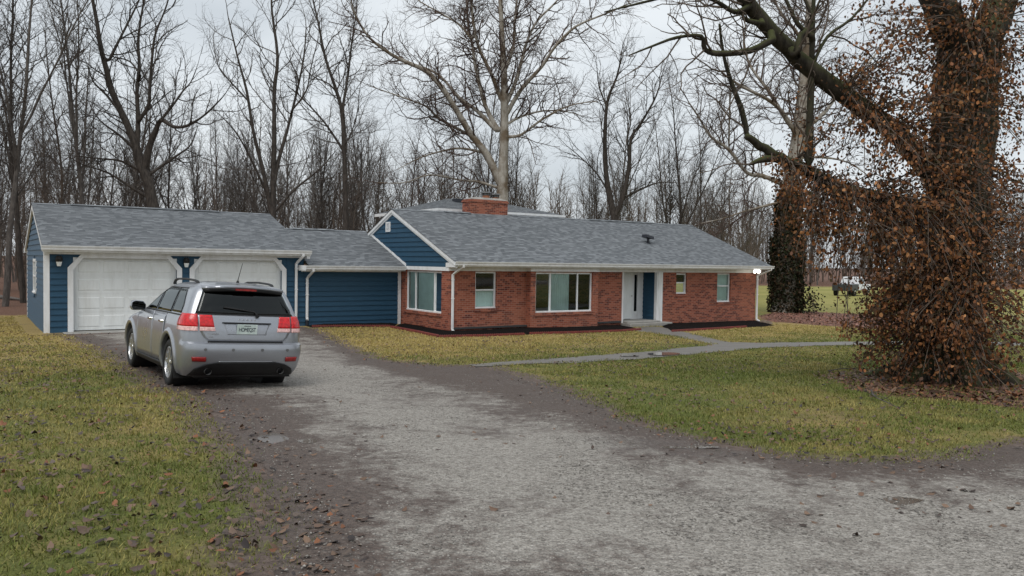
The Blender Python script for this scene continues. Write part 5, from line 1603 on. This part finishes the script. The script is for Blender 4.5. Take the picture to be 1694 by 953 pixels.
    for px, py, dY, rp, cnt in clusters:
        c = at(px, py, Y + dY); rm = rp / FPX * Y
        src = min((p for p in trunk + B[0] + A[0][:14]), key=lambda p: np.linalg.norm(p - c) + .6 * max(0, c[2] - p[2] + .3))
        cnt = int(cnt * (1.15 if px < 1450 else (1.25 if py < 330 else 1.3))); nb = max(4, cnt // 26)
        for j in range(nb):
            off = np.clip(g2.normal(0, 1, 3), -1.5, 1.5) * np.array([.52, .75, .48]) * rm
            e = c + off
            m_ = src * .5 + e * .5 + g2.normal(0, .12, 3) + [0, 0, .15]
            Pq = densify([src + g2.normal(0, .06, 3), m_, e, e + unit(e - m_) * .25 + [0, 0, -.08]], 3)
            crown.append((Pq, list(np.linspace(.014, .003, len(Pq)))))
            per = cnt // nb
            for q in range(per):
                t = .30 + .70 * g2.random(); i = min(len(Pq) - 2, int(t * (len(Pq) - 1)))
                C.append(Pq[i] * (1 - .5) + Pq[i + 1] * .5 + g2.normal(0, 1, 3) * (.05 + .09 * rm))
    # vines up the bark
    for j in range(60):
        a0 = rnd.uniform(0, 6.28); Pq = []
        for p, r_ in zip(trunk, [.95, .74, .60] + Rr):
            a0 += rnd.gauss(0, .12); Pq.append(p + np.array([math.cos(a0), math.sin(a0), 0]) * (r_ * 1.02))
        if rnd.random() < .5: Pq = Pq[:rnd.randint(6, len(Pq))]
        crown.append((Pq, [rnd.uniform(.012, .03)] * len(Pq)))
    # leaves close on the trunk
    for p, r_ in zip(trunk[1:], ([.95, .74, .60] + Rr)[1:]):
        for q in range(110):
            a0 = g2.random() * 6.28; C.append(p + np.array([math.cos(a0), math.sin(a0), 0]) * (r_ + g2.random() * .3) + g2.normal(0, .12, 3))
    o = make_tree('old_tree', polys, crown, g, 'bark_mossy', 'bark_brown', 'massive old tree at the right hung with rust-brown leaves and a mossy limb')
    C = np.array(C); keep = C[:, 2] > tz(C[:, 0], C[:, 1]) + .05
    C = C[keep] - g
    cols = [(.23, .092, .036), (.31, .13, .046), (.15, .066, .033), (.35, .165, .065), (.085, .045, .028), (.15, .085, .045), (.21, .085, .036), (.085, .060, .03), (.06, .035, .022)]
    f = link('foliage', leaf_mesh('foliage', C, (.032, .088), cols, .9, 9), 'leaf_brown', o); f['kind'] = 'stuff'
    return o
mk_main()

# ---- ivy-clad sycamore by the far corner of the house
def mk_ivy():
    Y = IVY_TREE[1]
    L_ = [([(1299, 500), (1300, 430), (1302, 350), (1312, 280), (1322, 220), (1330, 150), (1336, 70), (1344, -20), (1350, -120)], .62, .16, 0),
          (zC([(770, 560), (750, 520), (700, 440), (640, 390), (540, 340), (480, 300)]), .17, .05, -2), (zC([(735, 500), (690, 430), (640, 350), (580, 270), (555, 200), (545, 100)]), .14, .04, 2),
          (zC([(690, 720), (620, 692), (560, 680), (490, 590), (420, 540), (370, 460), (330, 400)]), .15, .03, -2.5), (zC([(490, 590), (492, 480), (495, 330), (480, 200)]), .07, .02, -2),
          (zC([(720, 790), (640, 810), (560, 830), (470, 860), (380, 880)]), .09, .02, -2), (zC([(790, 430), (800, 300), (770, 150), (700, 60), (660, -20)]), .16, .05, 1.5),
          (zC([(800, 500), (870, 440), (950, 330), (1040, 250), (1120, 140)]), .14, .03, 2), (zC([(780, 620), (860, 620), (960, 640), (1050, 700)]), .10, .02, 2)]
    o = limb_tree('ivy_clad_sycamore', Y, 1299, L_, PR_SYC, 'bark_sycamore', 'twig_red', 'pale sycamore with a dark ivy-covered trunk beyond the house corner', flare=1.35)
    g2 = np.random.default_rng(8); base = np.array(o.location); C = []
    for i in range(9500):
        py = 520 - 205 * g2.random() ** .85; k = (520 - py) / 205
        c = at(1299 + 6 * k, py, Y); rad = (1.05 - .45 * k) * (.75 + .5 * vnoise(np.array([py * .05]), np.array([3.0]), 4)[0])
        a0 = g2.random() * 6.28
        rr = rad * (.75 + .35 * g2.random())
        C.append(c + np.array([math.cos(a0), math.sin(a0), 0]) * rr)
    for i in range(700):      # skirt leaning out at the right foot
        C.append(at(1325 + g2.normal(0, 14), 500 + g2.normal(0, 14), Y - .4) + g2.normal(0, .25, 3))
    C = np.array(C); C = C[C[:, 2] > tz(C[:, 0], C[:, 1]) - .05] - base
    cols = [(.020, .026, .011), (.028, .032, .014), (.038, .027, .015), (.014, .017, .009), (.055, .034, .018)]
    f = link('ivy', leaf_mesh('ivy', C, (.10, .19), cols, .5, 19), 'ivy', o); f['kind'] = 'stuff'
    C = []
    for i in range(900):
        py = 330 - 190 * g2.random(); C.append(at(1308 + (330 - py) * .1 + g2.normal(0, 10), py, Y) + g2.normal(0, .3, 3))
    f = link('dead_leaves', leaf_mesh('dead_leaves', np.array(C) - base, (.09, .16), [(.15, .065, .03), (.10, .05, .028)], .8, 29), 'leaf_brown', o); f['kind'] = 'stuff'
mk_ivy()

# ---- woodland: a few kinds grown once, each tree a copy with its own turn and size
def template(kind, seed):
    global rnd
    rnd = random.Random(seed)
    polys = []; crown = []
    H = [17, 15, 19, 13, 16, 9][kind]; r0 = [.135, .11, .15, .09, .12, .04][kind]
    P, Rr = stem((0, 0, -.2), (rnd.uniform(-.06, .06), rnd.uniform(-.06, .06), 1), H, r0, .02, 16, .035, .03)
    polys.append((P, Rr))
    forks = []
    if kind in (0, 2, 4):
        for k in range(2):
            i = rnd.randint(4, 7); d = unit(P[i + 1] - P[i] + np.array([rnd.uniform(-.5, .5), rnd.uniform(-.5, .5), 0]))
            q = stem(P[i], d, H * .55, Rr[i] * .7, .015, 10, .06, .08); polys.append(q); forks.append(q)
    prm = [dict(per_m=2.3, t0=.28, ang=(25, 60), len=3.0 if kind < 5 else 1.6, r=.032, n=7, wig=.12, up=.10, tap=.6),
           dict(per_m=2.9, t0=.15, ang=(25, 65), len=1.3, r=.016, n=4, wig=.18, up=.05, tap=.4, tip=.005), dict(per_m=3.2, t0=.2, ang=(25, 65), len=.75, r=.0115, n=3, wig=.16, up=.04, tap=.3)]
    if kind == 5:
        prm[0].update(t0=.05, per_m=3.5); 
    for q in [(P, Rr)] + forks: sprout(crown, q[0], q[1], 0, prm)
    return tube_mesh('woodland_trunk', polys), tube_mesh('woodland_crown', crown)
TPL = [template(k, 100 + k) for k in range(6)]
BK = ['bark_dark', 'bark_grey', 'bark_grey', 'bark_brown', 'bark_grey', 'bark_brown']
for (a, b), m_ in zip(TPL, BK): a.materials.append(MATS[m_]); b.materials.append(MATS['bark_brown' if m_ == 'bark_brown' else m_])
rw_ = random.Random(77)
def wood_tree(x, y, k, sc, label, group, name='woodland_tree', lean=0):
    o = empty(name, (x, y, float(tz(np.array([x]), np.array([y]))[0])), rw_.uniform(0, 6.28)); tag(o, label, 'tree', group)
    o.rotation_euler = (rw_.gauss(0, .03) + lean, rw_.gauss(0, .03), rw_.uniform(0, 6.28)); o.scale = (sc, sc, sc * rw_.uniform(.95, 1.1))
    for nm, me in zip(('trunk', 'crown'), TPL[k]):
        c = bpy.data.objects.new(nm, me); COL.objects.link(c); c.parent = o
    return o
def at_px(px, Y): return ray(px, 450)[0] / ray(px, 450)[1] * Y
# left edge of the wood, tall and near
near = [(8, 36, 2, 1.0), (38, 39, 0, 1.05), (104, 41, 3, 1.1), (118, 44, 1, 1.0), (152, 40, 2, 1.0), (-30, 35, 0, 1.1), (-70, 36, 2, 1.2), (188, 46, 1, 1.0)]
for px, Y, k, sc in near:
    wood_tree(at_px(px, Y), Y, k, sc, '%s tree at the wood edge %s' % (('dark forked bare', 'slim bare', 'tallest forked bare', 'small brown bare', 'forked grey bare')[k],
              'beyond the left border of the lawn' if px < 0 else 'left of the garage roof' if px < 55 else 'over the left end of the garage roof' if px < 110 else 'over the left garage door'), 'tall bare trees left of the garage')
def where(px): return 'the left edge of the lawn' if px < 50 else 'the garage' if px < 480 else 'the blue link wing' if px < 640 else 'the chimney end of the house' if px < 930 else 'the right end of the house'
for i in range(150):
    px = rw_.uniform(-120, 1225); Y = rw_.uniform(49, 84)
    k = rw_.choice((0, 1, 2, 3, 4, 1, 3, 4)); sc = rw_.uniform(.58, .86)
    wood_tree(at_px(px, Y), Y, k, sc, '%s bare tree in the wood behind %s' % (('dark forked', 'slim grey', 'tall forked grey', 'small brown', 'forked grey')[k], where(px)), 'woodland trees behind the buildings')
for i in range(90):
    px = rw_.uniform(-100, 1240); Y = rw_.uniform(46, 62)
    wood_tree(at_px(px, Y), Y, 5, rw_.uniform(.5, 1.0), 'thin brushy sapling in the undergrowth behind %s' % where(px), 'saplings in the wood', 'sapling')
for i in range(60):
    px = rw_.uniform(1180, 1780); Y = rw_.uniform(124, 150)
    wood_tree(at_px(px, Y), Y, rw_.choice((1, 3, 4, 0)), rw_.uniform(.8, 1.15), 'distant bare tree beyond the field, %s' % ('right of the house roof' if px < 1300 else 'behind the pickup' if px < 1480 else 'behind the old leafy tree'), 'trees beyond the field')

# ------------------------------------------------------------------ far pickup
tp = gp(1408, 489); tk = empty('pickup_truck', (tp[0], tp[1], float(tz(np.array([tp[0]]), np.array([tp[1]]))[0])), R(48))
tag(tk, 'white pickup truck with dark bed parked far off on the field', 'truck')
g = MB(); g.hexa([(-.7, -.95, .55), (3.0, -.95, .55), (3.0, .95, .55), (-.7, .95, .55), (-.7, -.9, 1.15), (2.9, -.9, 1.10), (2.9, .9, 1.10), (-.7, .9, 1.15)]); g.build('body', 'truck_white', tk, bevel=.06)
g = MB(); g.hexa([(-.6, -.88, 1.15), (1.5, -.88, 1.15), (1.5, .88, 1.15), (-.6, .88, 1.15), (-.45, -.72, 1.85), (.85, -.72, 1.85), (.85, .72, 1.85), (-.45, .72, 1.85)]); cab = g.build('cab', 'truck_white', tk, bevel=.05)
for s in (-1, 1):
    g = MB(); g.hexa([(-.40, s * .87, 1.22), (.25, s * .87, 1.22), (.25, s * .86, 1.22), (-.40, s * .86, 1.22), (-.32, s * .765, 1.74), (.2, s * .765, 1.74), (.2, s * .755, 1.74), (-.32, s * .755, 1.74)]); g.build('side_window', 'car_glass', cab)
    g = MB(); g.hexa([(.35, s * .87, 1.22), (1.2, s * .87, 1.22), (1.2, s * .86, 1.22), (.35, s * .86, 1.22), (.32, s * .765, 1.74), (.78, s * .765, 1.74), (.78, s * .755, 1.74), (.32, s * .755, 1.74)]); g.build('side_window', 'car_glass', cab)
g = MB(); g.box(-2.55, -.70, -.95, .95, .50, 1.15); g.build('bed', 'truck_dark', tk, bevel=.04)
for x in (-1.75, 2.05):
    for s in (-1, 1):
        we = empty('wheel', parent=tk); g = MB(); g.cyl((x, s * .72, .38), (x, s * .97, .38), .38, n=22); g.build('tyre', 'rubber', we)
        g = MB(); g.cyl((x, s * .96, .38), (x, s * .985, .38), .21, n=18); g.build('rim', 'alloy', we)

# ------------------------------------------------------------------ fallen branches and saplings
def fallen(pix, r0, label, lift=.05):
    P = []
    for i, (px, py) in enumerate(pix):
        x, y = gp(px, py); P.append(np.array([x, y, float(tz(np.array([x]), np.array([y]))[0]) + lift + .03 * math.sin(i * 1.7)]))
    P = densify(P, 4); Rr = [r0 + (r0 * .3 - r0) * i / (len(P) - 1) for i in range(len(P))]
    ps = [(P, Rr)]
    for k in range(6):
        i = rnd.randint(2, len(P) - 2); ps.append(stem(P[i], np.array([rnd.uniform(-1, 1), rnd.uniform(-1, 1), rnd.uniform(.0, .5)]), rnd.uniform(.2, .5), r0 * .4, .003, 4, .25, -.02))
    loc = P[0].copy(); o = link('fallen_branch', tube_mesh('fallen_branch', [([p - loc for p in q], r_) for q, r_ in ps]), 'bark_grey', None, True)
    o.location = loc; tag(o, label, 'branch')
fallen([(1442, 650), (1446, 664), (1470, 672), (1490, 680)], .016, 'pale thin fallen branch on the grass near the old tree')
fallen([(1370, 618), (1400, 616), (1446, 616)], .014, 'straight fallen stick on the lawn left of the old tree')
fallen([(0, 494), (20, 497), (48, 500)], .12, 'rotten log lying at the edge of the wood on the left', .08)
def shoots(px, py, h, n, label, red=True):
    x, y = gp(px, py); b = np.array([x, y, float(tz(np.array([x]), np.array([y]))[0])]); ps = []
    for k in range(n):
        q = stem(b * 0 + [rnd.uniform(-.1, .1), rnd.uniform(-.1, .1), -.02], (rnd.uniform(-.35, .35), rnd.uniform(-.35, .35), 1), h * rnd.uniform(.6, 1.1), .008, .003, 7, .09, .02)
        ps.append(q); sprout(ps, q[0], q[1], 0, [dict(per_m=4, t0=.3, ang=(25, 60), len=.25, r=.004, n=4, wig=.15, up=.03)])
    o = link('bare_shrub', tube_mesh('bare_shrub', ps), 'twig_red' if red else 'bark_brown', None, True); o.location = b; tag(o, label, 'shrub')
shoots(1664, 622, .95, 5, 'thin reddish shoots standing right of the old tree')
shoots(1345, 522, 1.5, 6, 'small leafless shrub between the ivy trunk and the brown leaves', False)
# splash block by the downspout
x, y = gp(1268, 536); g = MB(); g.hexa([(-.35, -.18, 0), (.35, -.16, 0), (.34, .16, 0), (-.36, .17, 0), (-.22, -.11, .20), (.24, -.08, .13), (.2, .09, .14), (-.25, .1, .22)])
o = g.build('splash_rock', 'splash_stone', None, bevel=.05); o.location = (x, y, float(tz(np.array([x]), np.array([y]))[0]) - .03); o.rotation_euler = (0, 0, TH)
tag(o, 'dark rock at the foot of the right-hand downspout', 'rock')

# ------------------------------------------------------------------ ground cover
def scatter(n, r0, r1, ang, seed, pw=1.0):
    g = np.random.default_rng(seed)
    r_ = r0 + (r1 - r0) * g.random(n) ** pw; t = R(ang) * (2 * g.random(n) - 1)
    return r_ * np.sin(t), r_ * np.cos(t), g
def free(x, y, drive=True):
    k = np.ones(len(x), bool)
    if drive:
        k &= poly_sd(DRIVE, x, y) + (fnoise(x, y, 2.2, 31) - .5) * .8 > -.05
    k &= poly_sd(PATH, x, y) + (fnoise(x, y, 1.8, 33) - .5) * .55 > -.13
    for p in BEDS: k &= poly_sd(p, x, y) > .05
    a = (x - HX) * CE + (y - HY) * SE; b = -(x - HX) * SE + (y - HY) * CE
    k &= ~((a > -12) & (a < -.02) & (b > 3.0) & (b < 12.2)); k &= ~((a > -.1) & (a < 16) & (b > -.35) & (b < 14))
    return k
# grass
x, y, g = scatter(560000, 3.4, 36, 40, 41, 1.15)
k = free(x, y); x, y = x[k], y[k]
mud, straw, lit, field = masks(x, y)
dens = .6 * fnoise(x, y, 1.3, 51, 4) + .4 * fnoise(x, y, .45, 53, 3)
k = (g.random(len(x)) < (1.15 - mud * .75 - lit * .8)) & (dens + g.random(len(x)) * .42 > .50)
x, y, straw, mud, dens = x[k], y[k], straw[k], mud[k], dens[k]
n = len(x); z = tz(x, y); rr = np.hypot(x, y)
h = (.020 + .045 * g.random(n)) * (.35 + 1.3 * dens) * (1 - .3 * mud); w = .0022 + .00042 * rr
az = g.random(n) * 6.283; ln = np.abs(g.normal(.75, .35, n))
d = np.c_[np.cos(az) * np.sin(ln), np.sin(az) * np.sin(ln), np.cos(ln)]; sdv = np.c_[-np.sin(az + .5), np.cos(az + .5), np.zeros(n)]
b = np.c_[x, y, z]
V = np.stack([b - sdv * w[:, None], b + sdv * w[:, None], b + d * h[:, None]], 1).reshape(-1, 3)
F = np.arange(3 * n).reshape(n, 3)
yel = np.clip(fnoise(x, y, .45, 61, 3) * 1.1 + fnoise(x, y, 2.3, 62, 2) * .9 - .80 + straw * .62 + g.normal(0, .16, n), 0, 1)[:, None]
cg = np.array([.140, .172, .034]); cs = np.array([.47, .37, .13])
c = (cg * (1 - yel) + cs * yel) * (.5 + .75 * g.random((n, 1)))
gr = link('grass', np_mesh('grass', V, F, np.repeat(c, 3, 0)), 'blade', None)
tag(gr, 'short damp winter grass, green and straw coloured, over the lawn', 'grass', kind='stuff')
# fallen leaves
def leaf_scatter(name, x, y, size, cols, label, seed, lift=.01):
    C = np.c_[x, y, tz(x, y) + lift + .012 * np.random.default_rng(seed).random(len(x))]
    o = link(name, leaf_mesh(name, C, size, cols, .0, seed, .5), 'leaf_ground', None); tag(o, label, 'leaves', kind='stuff')
DL = [(.16, .10, .065), (.12, .07, .045), (.050, .034, .028), (.085, .055, .042), (.035, .026, .024), (.13, .085, .06), (.19, .075, .032), (.10, .075, .06)]
x, y, g = scatter(20000, 3.5, 28, 40, 71, 1.0); k = free(x, y, False) & (poly_sd(DRIVE, x, y) > -.5) & (fnoise(x, y, .8, 81, 4) + g.random(len(x)) * .5 > np.where(x > -.5, .80, .66)); x, y = x[k], y[k]
leaf_scatter('fallen_leaves', x, y, (.025, .075), DL, 'dark wet leaves strewn over the lawn', 72, .030)
def in_poly(poly, n, seed):
    P = np.array(poly); g = np.random.default_rng(seed); x = g.uniform(P[:, 0].min(), P[:, 0].max(), n); y = g.uniform(P[:, 1].min(), P[:, 1].max(), n)
    k = poly_sd(poly, x, y) < (fnoise(x, y, 1.1, seed) - .65) * .9; return x[k], y[k]
x, y = in_poly(LIT1, 9000, 73); leaf_scatter('leaf_litter', x, y, (.06, .13), [(.13, .06, .035), (.20, .085, .04), (.09, .045, .03), (.17, .10, .065), (.06, .035, .025)], 'thick brown leaf litter round the foot of the old tree', 74)
x, y = in_poly(LIT2, 9000, 75); leaf_scatter('leaf_litter', x, y, (.08, .17), [(.22, .10, .075), (.28, .14, .10), (.15, .065, .05), (.20, .09, .055)], 'reddish leaf drift round the ivy-clad trunk', 76)
x, y, g = scatter(2600, 3.5, 16, 40, 77, 1.0); k = (poly_sd(DRIVE, x, y) < -.1) & (fnoise(x, y, .7, 83, 4) + g.random(len(x)) * .3 > .72); x, y = x[k], y[k]
leaf_scatter('driveway_leaves', x, y, (.03, .075), DL[:4], 'scattered dark leaf scraps lying on the gravel', 78, .03)
# loose stones
x, y, g = scatter(110000, 3.3, 15, 40, 91, 1.2); sdd = poly_sd(DRIVE, x, y); k = (sdd < -.05) & (g.random(len(x)) < np.where(poly_sd(CORE, x, y) < 0, 1.0, .35)) & (fnoise(x, y, .9, 95, 4) + g.random(len(x)) * .5 > .55); x, y = x[k], y[k]
n = len(x); s_ = .0035 + .009 * g.random(n) ** 2.6
b = np.c_[x, y, tz(x, y) + .022 + .006 * g.random(n)]
O6 = np.array([[1, 0, 0], [0, 1, 0], [-1, 0, 0], [0, -1, 0], [0, 0, .7], [0, 0, -.7]], float)
A = g.random(n) * 6.28; ca, sa = np.cos(A), np.sin(A)
o6 = O6[None] * (.7 + .6 * g.random((n, 6, 1))) * np.stack([1.3 * np.ones(n), np.ones(n), .8 * np.ones(n)], 1)[:, None]
o6 = np.stack([o6[..., 0] * ca[:, None] - o6[..., 1] * sa[:, None], o6[..., 0] * sa[:, None] + o6[..., 1] * ca[:, None], o6[..., 2]], -1)
V = (b[:, None] + o6 * s_[:, None, None]).reshape(-1, 3)
T8 = np.array([[0, 1, 4], [1, 2, 4], [2, 3, 4], [3, 0, 4], [1, 0, 5], [2, 1, 5], [3, 2, 5], [0, 3, 5]])
F = (np.arange(n)[:, None, None] * 6 + T8[None]).reshape(-1, 3)
c = np.array([.28, .26, .235]) * (.45 + .8 * g.random((n, 1)))
pb = link('loose_gravel', np_mesh('loose_gravel', V, F, np.repeat(c, 6, 0)), 'pebble', None); tag(pb, 'loose pale stones lying on the driveway', 'gravel', kind='stuff')

# ------------------------------------------------------------------ trees on the viewer's side of the drive, mirrored in the glass and paint
for x, y, k, sc in ((-20, 6, 0, .9), (-24, 14, 2, .95), (-17, -6, 4, .9), (-11, -17, 0, .95), (-4, -24, 2, 1.0), (4, -27, 1, 1.0), (12, -24, 4, 1.0), (20, -20, 0, 1.0), (-27, 0, 1, 1.0), (8, -36, 2, 1.0), (-14, -32, 4, 1.0)):
    wood_tree(x, y, k, sc, 'bare tree on the viewer side of the drive, mirrored in the car glass', 'trees on the viewer side of the drive')
# ------------------------------------------------------------------ the far wood that closes the view
def far_wood():
    g = np.random.default_rng(5); base = []
    global rnd
    rnd = random.Random(9)
    protos = []
    for k in range(3):
        ps = []; H = 14
        P, Rr = stem((0, 0, -.3), (0, 0, 1), H, .15, .03, 8, .04, .03); ps.append((P, Rr))
        sprout(ps, P, Rr, 0, [dict(per_m=2.4, t0=.1, ang=(20, 55), len=3.0, r=.06, n=4, wig=.12, up=.10, tap=.5), dict(per_m=1.9, t0=.2, ang=(25, 60), len=1.3, r=.035, n=3, wig=.16, up=.06, tap=.3)])
        Vs, Fs = tubes(ps, 3); protos.append((Vs, Fs))
    V_, F_ = [], []; off = 0
    for i in range(390):
        if i < 170: px = g.uniform(-160, 1330); Y = g.uniform(80, 120)
        else: px = g.uniform(1150, 1850); Y = g.uniform(128, 185)
        x = at_px(px, Y); v, f = protos[i % 3]; t = g.uniform(0, 6.28); s = g.uniform(.65, 1.1)
        z = float(tz(np.array([x]), np.array([Y]))[0])
        q = np.c_[v[:, 0] * math.cos(t) - v[:, 1] * math.sin(t), v[:, 0] * math.sin(t) + v[:, 1] * math.cos(t), v[:, 2]] * s + [x, Y, z]
        V_.append(q); F_.append(f + off); off += len(v)
    o = link('far_wood', np_mesh('far_wood', np.concatenate(V_), np.concatenate(F_)), 'bark_brown', None)
    tag(o, 'brown-grey mass of bare trees deep in the wood', 'wood', kind='stuff')
far_wood()
